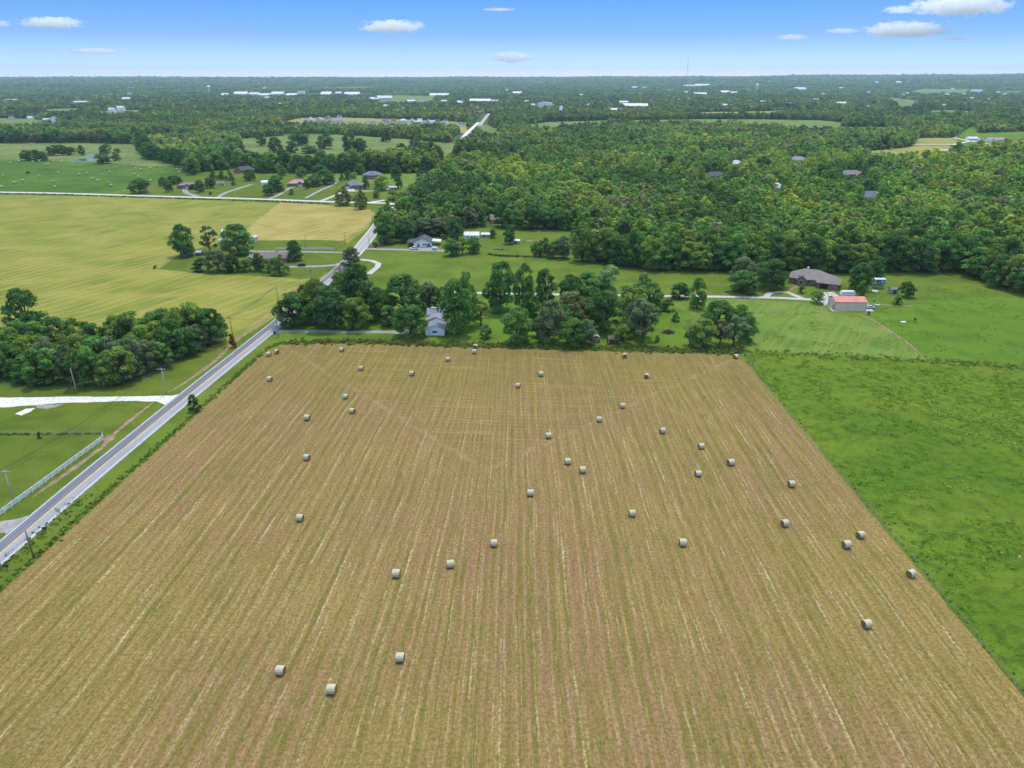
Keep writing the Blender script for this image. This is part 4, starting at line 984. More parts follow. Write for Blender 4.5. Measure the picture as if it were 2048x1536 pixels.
def tree(p, h, w, kind, ck, label, group=None, seed=None):
    i = (seed if seed is not None else len(TREES)) % (4 if kind in ('round', 'tall', 'broad') else 2)
    crown, trunk = tree_template(kind, i)
    R = thing(NAME[kind], label, "shrub" if kind == 'shrub' else "tree", (p.x, p.y, gz(p.x, p.y)), rnd.uniform(0, 6.28), group)
    c = link("crown", crown, R); k = link("trunk", trunk, R)
    R.scale = (w, w, h)
    v = rnd.uniform(.88, 1.14); c.color = (LEAF[ck][0] * v, LEAF[ck][1] * v, LEAF[ck][2] * v, 1)
    TREES.append((p.x, p.y, w))
    return R
def cluster(place, group, rows):
    """rows of (u, base v, top v, width px, kind, colour[, label]); told apart by colour, form and order from the left"""
    rows = sorted(rows, key=lambda t_: t_[0])
    for i, t_ in enumerate(rows):
        u, vb, vt, w, kind, ck = t_[:6]
        p = at(u, vb); h = max(.8, height_of(p, vt)); wm = w * px_size(p) * 1.16
        noun = "shrub" if kind == 'shrub' else "tree"
        lab = t_[6] if len(t_) > 6 else "%s %s %s, %s from the left %s" % (CWORD[ck], SWORD[kind], noun, ordinal(i + 1), place)
        tree(p, h, wm, kind, ck, lab, group, seed=rnd.randrange(99))
cluster("by the plum roofed house", "trees round the plum roofed house",
        [(369, 512, 450, 49, 'tall', 'mid', "big green tree with a ragged top at the yard's west end"), (370, 515, 484, 20, 'conifer', 'blue', "bluish spruce in front of the ragged big yard tree"), (420, 505, 453, 36, 'open', 'grey', "open crowned tree with visible fork between two bigger yard trees"), (477, 510, 450, 62, 'round', 'mid', "largest round yard tree standing beside the white cone tower"),
         (402, 542, 517, 34, 'shrub', 'deep'), (437, 543, 500, 45, 'broad', 'grey'), (467, 544, 512, 32, 'round', 'deep'), (492, 543, 517, 32, 'round', 'olive'), (519, 542, 507, 27, 'round', 'dark'), (537, 544, 518, 25, 'open', 'olive'), (561, 549, 504, 40, 'conifer', 'olive'), (591, 522, 482, 33, 'round', 'dark', "solitary dark round tree between the two grey driveways"), (311, 537, 530, 9, 'shrub', 'dark', "tiny dark shrub at the lawn corner in the yellow field"), (550, 545, 515, 26, 'round', 'mid')])
cluster("in the homestead grove", "trees of the homestead grove",
        [(589, 652, 587, 70, 'broad', 'dark'), (632, 640, 560, 66, 'round', 'olive'), (655, 655, 575, 78, 'round', 'deep'), (619, 632, 570, 46, 'round', 'deep'), (720, 615, 529, 56, 'round', 'dark'), (712, 658, 597, 57, 'round', 'olive'), (742, 640, 565, 62, 'round', 'dark'), (690, 612, 545, 58, 'round', 'olive'), (808, 628, 552, 80, 'broad', 'dark'), (777, 652, 612, 40, 'round', 'mid'), (822, 672, 612, 66, 'broad', 'dark'), (765, 630, 580, 44, 'tall', 'dark'),
         (916, 668, 562, 76, 'round', 'mid'), (930, 655, 545, 50, 'tall', 'mid'), (962, 650, 600, 42, 'open', 'olive'), (972, 676, 650, 28, 'shrub', 'mid'), (1000, 622, 527, 64, 'round', 'dark'), (1046, 614, 527, 46, 'tall', 'mid'), (1090, 614, 538, 44, 'tall', 'dark'), (1033, 684, 615, 62, 'round', 'mid'), (1060, 640, 585, 40, 'tall', 'dark'), (1138, 606, 550, 46, 'round', 'dark'), (1175, 600, 545, 62, 'tall', 'mid'), (1218, 595, 533, 50, 'round', 'pale'),
         (1287, 602, 547, 38, 'round', 'pale'), (1297, 622, 566, 52, 'round', 'mid'), (1143, 645, 586, 68, 'broad', 'brown'), (1097, 684, 604, 60, 'round', 'grey'), (1146, 690, 637, 62, 'round', 'mid'), (1170, 688, 640, 44, 'round', 'grey'), (1210, 662, 584, 72, 'round', 'dark'), (1257, 645, 570, 66, 'round', 'olive'), (1286, 686, 606, 62, 'open', 'grey'), (1243, 687, 648, 44, 'shrub', 'olive'), (1275, 668, 600, 56, 'round', 'grey'), (1075, 672, 640, 36, 'shrub', 'deep'), (860, 620, 565, 48, 'round', 'grey'), (1120, 662, 610, 48, 'round', 'dark'), (1190, 640, 595, 54, 'round', 'dark'), (888, 618, 575, 44, 'round', 'dark')])
cluster("on the lower meadow lawn", "trees on the meadow lawn",
        [(1334, 621, 599, 30, 'shrub', 'dark'), (1359, 596, 565, 39, 'broad', 'dark', "round dark tree overhanging the pale lane on the meadow"), (1394, 616, 557, 39, 'tall', 'mid', "tall slim tree just below the pale lane on the meadow"), (1351, 643, 621, 17, 'conifer', 'dark', "little lone conifer on the bright lawn"), (1378, 690, 636, 36, 'dead', 'grey'), (1400, 692, 640, 56, 'round', 'olive'), (1436, 652, 602, 66, 'round', 'mid'), (1466, 693, 633, 58, 'open', 'grey'), (1490, 682, 632, 46, 'round', 'mid'), (1440, 688, 640, 40, 'open', 'brown'), (1314, 684, 671, 11, 'shrub', 'mid', "tiny sapling on the bright lawn below the brush pile"), (1478, 650, 610, 40, 'round', 'mid')])
cluster("around the brick house", "trees around the brick house",
        [(1484, 562, 515, 46, 'round', 'grey'), (1485, 585, 542, 60, 'round', 'dark', "dense dark tree standing in front of a paler one by the lane"), (1543, 576, 519, 64, 'round', 'dark'), (1525, 562, 525, 36, 'round', 'grey'), (1716, 579, 527, 44, 'round', 'dark'), (1748, 566, 514, 38, 'tall', 'dark'), (1721, 591, 562, 20, 'tall', 'mid'), (1811, 594, 564, 32, 'broad', 'dark'), (1795, 609, 593, 21, 'shrub', 'mid'), (1634, 606, 582, 30, 'open', 'mid'), (1603, 586, 569, 16, 'shrub', 'olive'), (1596, 569, 548, 9, 'conifer', 'brown'), (1604, 570, 548, 12, 'conifer', 'brown'), (1737, 630, 622, 6, 'shrub', 'deep')])
cluster("around the white gable house", "trees around the white gable house",
        [(770, 487, 430, 49, 'round', 'mid'), (808, 483, 437, 46, 'round', 'dark'), (850, 472, 436, 44, 'broad', 'grey'), (875, 471, 438, 46, 'broad', 'grey'), (912, 479, 434, 38, 'tall', 'dark'), (902, 511, 478, 36, 'round', 'mid'), (925, 508, 477, 26, 'open', 'olive'), (947, 506, 474, 30, 'round', 'mid'), (986, 476, 457, 15, 'round', 'mid'), (1019, 488, 451, 25, 'tall', 'dark'), (751, 494, 484, 15, 'shrub', 'dark'), (858, 494, 488, 8, 'shrub', 'dark'), (887, 478, 468, 18, 'shrub', 'dark'), (702, 536, 496, 44, 'round', 'grey', "pale grey willow-like tree beside the curved white drive"), (680, 545, 530, 28, 'dead', 'grey'), (830, 470, 428, 34, 'round', 'dark')])
cluster("in the short pasture row", "trees in the pasture row", [(1071, 512, 484, 23, 'round', 'mid'), (1088, 513, 476, 26, 'tall', 'dark'), (1106, 516, 484, 30, 'round', 'dark'), (1126, 516, 472, 32, 'round', 'grey')])
cluster("among the crossroads lots", "trees among the house lots",
        [(687, 411, 365, 34, 'cedar', 'brown', "larger of two dense brownish cedars by the gravel road"), (722, 418, 371, 29, 'cedar', 'brown', "smaller and rightmost of two dense cedars by the gravel road"), (754, 396, 383, 15, 'round', 'dark'), (765, 381, 351, 33, 'round', 'yel'), (797, 378, 349, 17, 'tall', 'dark'), (732, 378, 352, 14, 'tall', 'dark'), (792, 356, 331, 23, 'round', 'dark'), (720, 349, 329, 22, 'tall', 'dark'), (684, 361, 345, 13, 'conifer', 'deep'), (697, 360, 342, 16, 'round', 'dark'), (709, 357, 345, 15, 'round', 'yel'),
         (583, 390, 375, 11, 'conifer', 'dark'), (613, 378, 359, 14, 'round', 'dark'), (536, 391, 369, 25, 'round', 'dark'), (557, 383, 352, 36, 'round', 'dark'), (629, 373, 350, 29, 'round', 'dark'), (651, 368, 340, 40, 'round', 'dark'), (562, 351, 330, 22, 'round', 'mid'), (527, 346, 317, 25, 'round', 'mid'), (603, 354, 334, 22, 'round', 'olive'), (640, 352, 330, 34, 'round', 'dark'), (280, 386, 358, 41, 'broad', 'dark'), (337, 384, 361, 20, 'round', 'dark'), (327, 373, 355, 18, 'round', 'dark'), (349, 368, 351, 32, 'round', 'dark'), (401, 384, 361, 20, 'round', 'dark'),
         (422, 376, 355, 23, 'round', 'dark'), (385, 379, 368, 18, 'shrub', 'deep'), (467, 371, 362, 11, 'shrub', 'brown'), (428, 358, 337, 18, 'conifer', 'dark'), (445, 359, 338, 18, 'conifer', 'dark'), (461, 361, 338, 19, 'conifer', 'dark'), (500, 361, 339, 25, 'round', 'dark'), (421, 389, 383, 8, 'shrub', 'deep'), (841, 366, 341, 18, 'round', 'dark'), (852, 391, 372, 22, 'round', 'mid')])
cluster("around the pasture ponds", "trees around the ponds",
        [(57, 321, 301, 26, 'round', 'deep'), (72, 322, 300, 26, 'round', 'deep'), (88, 321, 303, 24, 'round', 'dark'), (108, 311, 291, 26, 'round', 'deep'), (125, 310, 290, 24, 'round', 'dark'), (143, 310, 294, 24, 'round', 'dark'), (164, 311, 291, 15, 'tall', 'dark'), (207, 327, 306, 30, 'round', 'dark'), (213, 307, 289, 25, 'round', 'dark'), (233, 321, 306, 22, 'shrub', 'dark'), (235, 306, 297, 18, 'shrub', 'brown'), (56, 347, 342, 9, 'shrub', 'deep')])
cluster("in the far glade", "trees in the far glade",
        [(524, 292, 266, 22, 'round', 'dark'), (552, 305, 275, 30, 'round', 'dark'), (597, 291, 262, 42, 'round', 'dark'), (650, 298, 268, 32, 'round', 'dark'), (700, 306, 265, 30, 'round', 'dark'), (722, 306, 277, 32, 'round', 'dark'), (772, 284, 256, 24, 'tall', 'dark'), (830, 293, 275, 24, 'tall', 'dark'), (848, 301, 284, 30, 'round', 'dark'), (620, 307, 292, 36, 'round', 'dark'), (585, 307, 282, 28, 'round', 'dark')])
tree(at(62, 675), height_of(at(62, 675), 580), 84 * px_size(at(62, 675)), 'tall', 'dark', "very tall ragged dark tree towering over the roadside wood", None, 1)
tree(at(391, 822), height_of(at(391, 822), 790), 32 * px_size(at(391, 822)), 'shrub', 'dark', "dark round bush between the road edge and the hay field", None, 1)
tree(at(466, 695), height_of(at(466, 695), 668), 18 * px_size(at(466, 695)), 'shrub', 'rust', "rusty brown dying shrub at the roadside wood's tip", None, 0)
tree(at(80, 876), height_of(at(80, 876), 864), 11 * px_size(at(80, 876)), 'shrub', 'deep', "small dark bush in the hedge line across the lawn", None, 0)

def along(pts, n, jit=(4, 2)):
    P = [Vector((u, v, 0)) for u, v in pts]; L = [(b - a).length for a, b in zip(P, P[1:])]; T = sum(L); out = []
    for i in range(n):
        s_ = (i + .5) / n * T
        for a, b, l in zip(P, P[1:], L):
            if s_ <= l: q = a.lerp(b, s_ / l); break
            s_ -= l
        else: q = P[-1]
        out.append((q.x + rnd.uniform(-1, 1) * jit[0], q.y + rnd.uniform(-1, 1) * jit[1]))
    return out
def row(place, group, pts, n, hpx, wpx, cols, kinds=('round', 'round', 'broad', 'tall'), jit=(4, 2)):
    cluster(place, group, [(u, v, v - rnd.uniform(*hpx), rnd.uniform(*wpx), rnd.choice(kinds), rnd.choice(cols)) for u, v in along(pts, n, jit)])
# the roadside wood on the left
row("in the roadside wood's front row", "trees of the roadside wood", [(-6, 752), (30, 748), (70, 770), (130, 768), (200, 772), (262, 762), (325, 732), (380, 703), (436, 688)], 17, (48, 76), (44, 68), ['mid', 'grey', 'mid', 'olive', 'mid', 'dark'], ('round', 'open', 'tall', 'broad'), (5, 4))
row("in the roadside wood's middle row", "trees of the roadside wood", [(-10, 730), (90, 742), (180, 740), (270, 728), (330, 705), (400, 684)], 13, (54, 78), (48, 70), ['mid', 'olive', 'yel', 'olive', 'mid', 'grey'], jit=(6, 4))
row("in the roadside wood's back row", "trees of the roadside wood", [(-10, 715), (120, 700), (210, 700), (300, 690), (400, 672)], 11, (54, 70), (52, 66), ['dark', 'mid', 'dark', 'olive'], jit=(6, 3))
# the right-hand forest
row("in the forest's front row", "trees of the forest's front row", [(1155, 519), (1200, 523), (1275, 536), (1340, 537), (1464, 538), (1560, 541), (1700, 543), (1800, 541), (1940, 543), (1965, 558), (2010, 576), (2060, 590)], 36, (52, 74), (40, 62), ['yel', 'olive', 'mid', 'olive', 'mid', 'dark', 'dark'], jit=(4, 3))
row("in the forest's second row", "trees of the forest's second row", [(1235, 508), (1330, 519), (1464, 520), (1560, 523), (1700, 525), (1830, 523), (1960, 530), (2060, 556)], 26, (56, 74), (44, 64), ['yel', 'olive', 'mid', 'mid', 'dark'], jit=(7, 4))
row("above the small meadow", "trees above the small meadow", [(990, 451), (1030, 457), (1100, 459), (1215, 461), (1225, 478)], 11, (36, 50), (32, 44), ['mid', 'olive', 'dark', 'mid'], jit=(4, 1))
row("in the grove at the road bend", "trees of the road bend grove", [(800, 432), (830, 441), (870, 447), (905, 448), (960, 449)], 9, (36, 50), (36, 48), ['dark', 'deep', 'dark', 'mid'], jit=(4, 4))
row("behind the road bend grove", "trees of the road bend grove", [(820, 414), (850, 424), (900, 428), (980, 430)], 8, (28, 42), (34, 44), ['dark', 'dark', 'mid'], jit=(5, 5))
row("behind the house lots", "trees behind the house lots", [(400, 343), (470, 334), (540, 344), (700, 344), (862, 345)], 20, (30, 44), (24, 36), ['dark', 'deep', 'dark', 'mid'], jit=(4, 2))
row("beside the far pasture", "trees beside the far pasture", [(278, 292), (297, 317), (330, 325), (362, 332), (388, 353)], 11, (26, 36), (22, 34), ['dark', 'dark', 'mid'], jit=(3, 1))
row("along the far pasture's top", "trees at the far pasture's top", [(-5, 286), (90, 285.5), (180, 285), (268, 288)], 15, (18, 27), (20, 30), ['dark', 'dark', 'mid', 'brown'], jit=(3, .6))

# ---------------------------------------------------------------- the woods beyond: nobody could count these
def inside(poly, X, Y):
    px, py = np.array([p.x for p in poly]), np.array([p.y for p in poly])
    res = np.zeros(len(X), bool)
    box = np.where((X > px.min()) & (X < px.max()) & (Y > py.min()) & (Y < py.max()))[0]
    if len(box) == 0: return res
    x, y = X[box], Y[box]; c = np.zeros(len(box), bool)
    for i in range(len(px)):
        x0, y0, x1, y1 = px[i - 1], py[i - 1], px[i], py[i]
        if y0 == y1: continue
        c ^= ((y0 > y) != (y1 > y)) & (x < (x1 - x0) * (y - y0) / (y1 - y0) + x0)
    res[box] = c
    return res
def vnoise(x, y, s, seed):
    """smooth value noise"""
    r = np.random.default_rng(seed).uniform(0, 1, (256, 256))
    u, v = x / s, y / s; i, j = np.floor(u).astype(int), np.floor(v).astype(int); a, b = u - i, v - j
    a, b = a * a * (3 - 2 * a), b * b * (3 - 2 * b); g = lambda p, q: r[p % 256, q % 256]
    return (g(i, j) * (1 - a) + g(i + 1, j) * a) * (1 - b) + (g(i, j + 1) * (1 - a) + g(i + 1, j + 1) * a) * b
roadline = [p for p in road if p.y > 400]
def scatter(r0, r1, spacing, gap=0.0):
    n0 = int(r1 / spacing) + 2
    gx, gy = np.meshgrid(np.arange(-n0, n0 + 1), np.arange(0, n0 + 1)); gx, gy = gx.ravel() * spacing, gy.ravel() * spacing
    ok = (np.abs(gx) < gy * .95 + 100) & (np.hypot(gx, gy) < r1 + spacing) & (np.hypot(gx, gy) > r0 - spacing); gx, gy = gx[ok], gy[ok]
    x = gx + npr.uniform(-.48, .48, len(gx)) * spacing; y = gy + npr.uniform(-.48, .48, len(gx)) * spacing
    rr = np.hypot(x, y); k = (rr >= r0) & (rr < r1); x, y = x[k], y[k]
    k = np.ones(len(x), bool)
    for pl in clear_polys: k &= ~inside(pl, x, y)
    for bx, by, br in BLD: k &= (x - bx) ** 2 + (y - by) ** 2 > (br + spacing * .3) ** 2
    for p, q in zip(roadline, roadline[1:]):
        dx, dy = q.x - p.x, q.y - p.y; t_ = np.clip(((x - p.x) * dx + (y - p.y) * dy) / (dx * dx + dy * dy + 1e-6), 0, 1)
        k &= np.hypot(x - p.x - t_ * dx, y - p.y - t_ * dy) > (8.5 if p.y < 1250 else 20)
    if r0 < 1600:
        for tx, ty, tw in TREES: k &= (x - tx) ** 2 + (y - ty) ** 2 > (tw * .42) ** 2
    if gap: k &= ~((vnoise(x, y * 1.8, 240, 5) < gap) & (vnoise(x, y, 700, 8) > .3))
    return x[k], y[k]
FCOL = np.array([LEAF['dark'], LEAF['mid'], LEAF['olive'], LEAF['yel'], LEAF['deep'], LEAF['grey'], LEAF['brown']])
def forest(name, label_, r0, r1, spacing, nleaf, leaf, hgt, wid, gap=0.0, bands=1, weights=(.3, .36, .16, .05, .08, .05, .0)):
    x, y = scatter(r0, r1, spacing, gap); n = len(x)
    h = npr.uniform(*hgt, n) * (.75 + .5 * vnoise(x, y, 60, 3)); w = npr.uniform(*wid, n)
    big_ = npr.random(n) < .10; w[big_] *= 1.45; h[big_] *= 1.18; sm_ = npr.random(n) < .2; w[sm_] *= .7; h[sm_] *= .8
    for lx, ly, lr in LOW:
        q_ = (x - lx) ** 2 + (y - ly) ** 2 < lr * lr; h[q_] = np.minimum(h[q_], 5.5); w[q_] = np.minimum(w[q_], 8)
    mixn = vnoise(x, y, 150, 2); yl = vnoise(x, y, 420, 9)
    order = np.array([4, 0, 0, 1, 1, 0, 1, 2, 5, 1, 2, 1, 2, 3])                # kinds grow in drifts, with strays
    dr_ = .55 * vnoise(x, y, 55, 6) + .3 * vnoise(x, y, 170, 7) + .15 * npr.random(n); rk_ = np.argsort(np.argsort(dr_)) / n
    ci = order[np.clip((rk_ * 14).astype(int), 0, 13)]; stray = npr.random(n) < .12; ci[stray] = npr.choice(7, stray.sum(), p=weights)
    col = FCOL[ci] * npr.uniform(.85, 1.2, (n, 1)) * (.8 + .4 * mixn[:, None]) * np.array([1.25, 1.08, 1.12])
    snag = npr.random(n) < .008; col[snag] = (.30, .27, .22)
    side_ = np.clip((x / (y + 1) + .1) * 1.6, 0, 1)[:, None] * np.clip(1.6 - y / 1400, 0, 1)[:, None]   # younger, yellower growth in the eastern woods
    col = col * (1 + side_ * np.array([.20, .16, -.05]) * (.5 + yl[:, None]))
    if r0 > 1000: col = col * np.clip(1.0 - (np.hypot(x, y)[:, None] - 900) / 5000, .66, 1) * np.array([.95, .92, 1.1])   # painted shade: coarse far crowns darkened and cooled for the self-shadow they lack
    T = [crown_points(k, 500 + i, nleaf, leaf) for i, k in enumerate(['round', 'broad', 'tall', 'round', 'broad', 'round', 'open', 'broad', 'tall', 'round'])]
    Vs, Ns, Ss, Cs = [], [], [], []
    for i in range(len(T)):
        P, N, S, tt, _c, _r = T[i]
        s_ = np.arange(i, n, len(T)); m = len(s_)
        if m == 0: continue
        a = npr.uniform(0, 2 * np.pi, m); ca, sa = np.cos(a)[:, None], np.sin(a)[:, None]
        ww, hh = w[s_][:, None], h[s_][:, None]
        vx = (P[None, :, 0] * ca - P[None, :, 1] * sa) * ww + x[s_][:, None]
        vy = (P[None, :, 0] * sa + P[None, :, 1] * ca) * ww + y[s_][:, None]
        vz = P[None, :, 2] * hh + terrain(x[s_], y[s_])[:, None]
        Vs.append(np.stack([vx, vy, vz], -1).reshape(-1, 3))
        nx = N[None, :, 0] * ca - N[None, :, 1] * sa; ny = N[None, :, 0] * sa + N[None, :, 1] * ca
        Ns.append(np.stack([nx, ny, np.broadcast_to(N[None, :, 2], nx.shape)], -1).reshape(-1, 3))
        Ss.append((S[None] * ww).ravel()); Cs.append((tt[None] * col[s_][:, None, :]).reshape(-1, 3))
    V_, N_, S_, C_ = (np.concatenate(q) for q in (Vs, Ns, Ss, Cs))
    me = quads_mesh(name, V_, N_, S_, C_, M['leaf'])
    o = setp(link(name, me), label_, None, None, 'stuff')
    print(name, n, "trees", len(V_), "faces")
    return o
forest("forest", "dense broadleaf forest canopy behind the front trees", 380, 1050, 7.6, 420, .07, (10.5, 19), (9, 16), .05)
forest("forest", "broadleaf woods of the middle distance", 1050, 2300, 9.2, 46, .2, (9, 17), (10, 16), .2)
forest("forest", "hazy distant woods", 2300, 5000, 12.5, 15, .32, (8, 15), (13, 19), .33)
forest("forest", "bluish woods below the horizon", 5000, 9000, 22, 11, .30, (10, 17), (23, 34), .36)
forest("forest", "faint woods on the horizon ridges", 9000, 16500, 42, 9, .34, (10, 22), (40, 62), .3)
# ---------------------------------------------------------------- hay bales
def bale_side():
    t = NT("net_wrapped_hay"); oc = t.n.new("ShaderNodeTexCoord").outputs['Object']; q = t.xyz(oc)
    n = t.noise(oc, 1.6, 4, .65); f = t.noise(t.vec(t.math('MULTIPLY', q[0], 9.0), q[1], q[2]), 1, 2); k = t.noise(oc, 9, 3, .7)
    c = t.mix(t.rng(n, .3, .7), (.40, .36, .215), (.56, .51, .335)); c = t.mix(t.rng(f, .35, .65, 0, .45), c, (.68, .62, .45)); c = t.mix(t.rng(k, .35, .65, .3, 0), c, (.28, .25, .14))
    return t.bsdf(c, .85, k, .05, .6, .15)
def bale_end():
    t = NT("bale_end_hay"); oc = t.n.new("ShaderNodeTexCoord").outputs['Object']; q = t.xyz(oc)
    r_ = t.math('SQRT', t.math('ADD', t.math('MULTIPLY', q[1], q[1]), t.math('MULTIPLY', t.math('SUBTRACT', q[2], .92), t.math('SUBTRACT', q[2], .92))))
    n = t.noise(oc, 4, 4, .7); s_ = t.noise(t.vec(t.math('MULTIPLY', r_, 14), n), 1, 2)
    c = t.mix(t.rng(s_, .35, .65), (.15, .11, .055), (.28, .215, .115)); return t.bsdf(c, 1, n, .06, .7, .05)
M['bale'], M['bale_end'] = bale_side(), bale_end()
BR, BW = .93, .84
def bale_meshes():
    r = random.Random(4); n, k = 40, 7; b = MB(); v = []
    for i in range(k):
        x = -BW + 2 * BW * i / (k - 1); e = .045 if i in (0, k - 1) else 0
        for j in range(n):
            a = 2 * math.pi * j / n; rr = BR - e + r.uniform(-.014, .014)
            z = BR + rr * math.sin(a); z = max(z, .0 + .05 * (math.sin(a) < -.9))
            v.append((x, rr * math.cos(a) * (1.02 if math.sin(a) < -.3 else 1), z))
    b.add(v, [(i * n + j, i * n + (j + 1) % n, (i + 1) * n + (j + 1) % n, (i + 1) * n + j) for i in range(k - 1) for j in range(n)])
    side = b.mesh("roll", M['bale'], True)
    ends = []
    for s_ in (-1, 1):
        e = MB(); v = []; m = 7
        for i in range(m):
            q = (BR - .04) * (1 - i / m)
            for j in range(n):
                a = 2 * math.pi * j / n
                v.append((s_ * (BW + .02 * (i > 0) + r.uniform(-.025, .025) * (i > 0)), q * math.cos(a), BR + q * math.sin(a)))
        v.append((s_ * (BW - .02), 0, BR))
        f = [(i * n + j, i * n + (j + 1) % n, (i + 1) * n + (j + 1) % n, (i + 1) * n + j) for i in range(m - 1) for j in range(n)] + [((m - 1) * n + j, (m - 1) * n + (j + 1) % n, m * n) for j in range(n)]
        e.add(v, f); ends.append(e.mesh("end_face", M['bale_end']))
    return side, ends
bside, bends = bale_meshes()
BALES = [(951, 693, 86, "hay bale touching the top hedge, round end facing out, above another bale"), (949, 703, 4, "hay bale lying sideways just below the end-on bale at the top hedge"), (896, 718, 5, "hay bale below the white farmhouse, near the field's upper edge"), (684, 699, 12, "lone hay bale by the upper edge below the homestead drive"), (554, 703, 38, "hay bale in the far upper corner by the road, angled"), (538, 708, -3, "hay bale hugging the road hedge at the upper corner"),
         (723, 736, 8, "hay bale below the lone upper-edge bale, before the pale seam"), (824, 747, 20, "angled hay bale in the headland under the grove"), (540, 758, 12, "hay bale close to the road hedge, below the corner pair"), (1082, 748, -6, "hay bale high in the headland triangle, higher of the central two"), (1036, 771, 16, "hay bale in the headland triangle, lower of the central two"), (1249, 711, 84, "end-on hay bale at the top edge below the red play barn"), (1471, 713, -28, "hay bale tucked in the far upper corner by the green pasture"), (1293, 752, 70, "end-on hay bale below the one at the top edge"),
         (692, 793, 3, "hay bale on the upper west slope of the field, first below the seam"), (705, 822, 22, "angled hay bale just below the first bale under the west seam"), (615, 836, 4, "hay bale due west of the angled bale under the seam"), (1245, 812, 4, "hay bale on the east diagonal seam, highest of the three along it"), (1198, 839, 4, "hay bale on the east diagonal seam, middle of three"), (1097, 872, -4, "hay bale at the seam's lowest point, lowest of three along it"), (1325, 862, -8, "hay bale below the seam bales, upper end of the east diagonal line"), (1402, 893, -10, "hay bale second in the line running down towards the pasture"), (1461, 926, -12, "hay bale third in the line running down towards the pasture"), (1396, 948, -4, "hay bale just west of the third bale in the eastern line"),
         (1135, 924, -5, "hay bale in the field centre, upper of a close pair"), (1165, 941, -4, "hay bale in the field centre, lower of a close pair"), (614, 916, 16, "lone angled hay bale on the western middle of the field"), (1061, 987, 3, "lone hay bale below the close central pair"), (1264, 1028, -2, "lone hay bale east of centre, halfway down the field"), (1582, 969, -6, "lone hay bale halfway down, nearest the pasture line's upper half"), (1569, 1048, -14, "hay bale below the lone one near the pasture line"), (601, 1037, 6, "lone hay bale on the lower western slope"), (988, 1088, -7, "hay bale at the field's centre line, above the sloping lower pair"), (1365, 1087, 4, "lone hay bale in the lower middle east"),
         (1720, 1071, -20, "hay bale near the green pasture, upper of a close pair"), (1692, 1091, -10, "hay bale near the green pasture, lower of a close pair"), (901, 1130, -9, "hay bale lower centre, right one of a sloping pair"), (793, 1149, 2, "hay bale lower centre, left one of a sloping pair"), (1821, 1149, -24, "hay bale right against the green pasture boundary"), (1732, 1250, -14, "large near hay bale standing alone towards the pasture, brown end showing"), (801, 1317, 3, "near hay bale, highest of the three at the bottom of the field"), (562, 1343, 7, "near hay bale, leftmost of the three at the bottom of the field"), (664, 1381, 4, "nearest hay bale, lowest of the three at the bottom of the field")]
for u, v, rz, lab in BALES:
    p = at(u, v + 4); R = thing("hay_bale", lab, "hay bale", (p.x, p.y, .036), math.radians(rz if abs(rz) > 60 else -rz), "round hay bales on the mown field")
    link("roll", bside, R)
    for e in bends: link("end_face", e, R)
    k = rnd.uniform(.88, .97); R.scale = (k, k * rnd.uniform(.97, 1.05), k * rnd.uniform(.94, 1.0))
FB = [(15, 645), (185, 650), (250, 637), (300, 667), (85, 785), (150, 772), (262, 775), (315, 770), (360, 800), (430, 775), (490, 778), (560, 803), (690, 790), (935, 820), (1030, 790), (1085, 832), (1125, 840), (1203, 830), (1252, 812), (1330, 832), (1412, 838), (1455, 840), (1435, 862), (465, 865), (635, 877), (693, 868), (815, 882), (877, 858), (1075, 876), (1107, 898), (742, 912), (780, 928), (870, 942), (892, 966), (1203, 929), (315, 893), (428, 935), (30, 890), (182, 928), (115, 946), (440, 980), (8, 978), (385, 798)]
pale_bale = plain("dry_hay", (.55, .45, .27), .95, .2, 3, .05)
b = MB(); b.tube([(-.85, 0, .95), (-.8, 0, .95), (.8, 0, .95), (.85, 0, .95)], [.85, .95, .95, .85], 14); fbm = b.mesh("far_hay_bale", pale_bale, True)
for i, (x, y) in enumerate(sorted(FB)):
    p = at(x / 4, 130 + y / 4 + 1); o = link("far_hay_bale", fbm); o.location = (p.x, p.y, .03); o.rotation_euler = (0, 0, rnd.uniform(-1.5, 1.5)); o.scale = (1.15, 1.15, 1.15)
    setp(o, "tiny pale bale, %s from the left in the distant green pasture" % ordinal(i + 1), "hay bale", "bales in the distant green pasture")
for i, (u, v, lab) in enumerate([(1764, 309, "tan bale on the far gold field's near end"), (1782, 301, "pale bale by the dark trees on the far gold field"), (1813, 304, "tan bale in the middle of the far gold field")]):
    p = at(u, v); o = link("far_hay_bale", fbm); o.location = (p.x, p.y, .35); o.scale = (1.4, 1.4, 1.4); setp(o, lab, "hay bale", "bales on the far gold field")

# ---------------------------------------------------------------- poles, wires, fences
def pole(u, vb, vt, label, arm=False, mat='wood', r=.15, dish=False):
    p = at(u, vb); h = height_of(p, vt)
    R = thing("utility_pole", label, "utility pole", (p.x, p.y, 0), 0, None)
    b = MB(); b.tube([(0, 0, -.2), (0, 0, h * .5), (0, 0, h)], [r * 1.15, r, r * .75], 10); b.build("pole", M[mat], R, True)
    tops = [Vector((p.x, p.y, h - .1))]
    if arm:
        b = MB(); b.box(-1.3, 1.3, -.09, .09, h - .55, h - .38); b.build("crossarm", M[mat], R)
        for x in (-1.2, -.5, 1.2):
            q = MB(); q.tube([(x, 0, h - .378), (x, 0, h - .12)], [.07, .05], 6); q.build("insulator", M['steel'], R)
        q = MB(); q.tube([(.32, 0, h - 2.4), (.32, 0, h - 1.5)], .2, 10); q.build("transformer", M['steel'], R) if arm == 2 else None
        tops = [Vector((p.x + x, p.y, h - .12)) for x in (-1.2, -.5, 1.2)]
    return R, tops
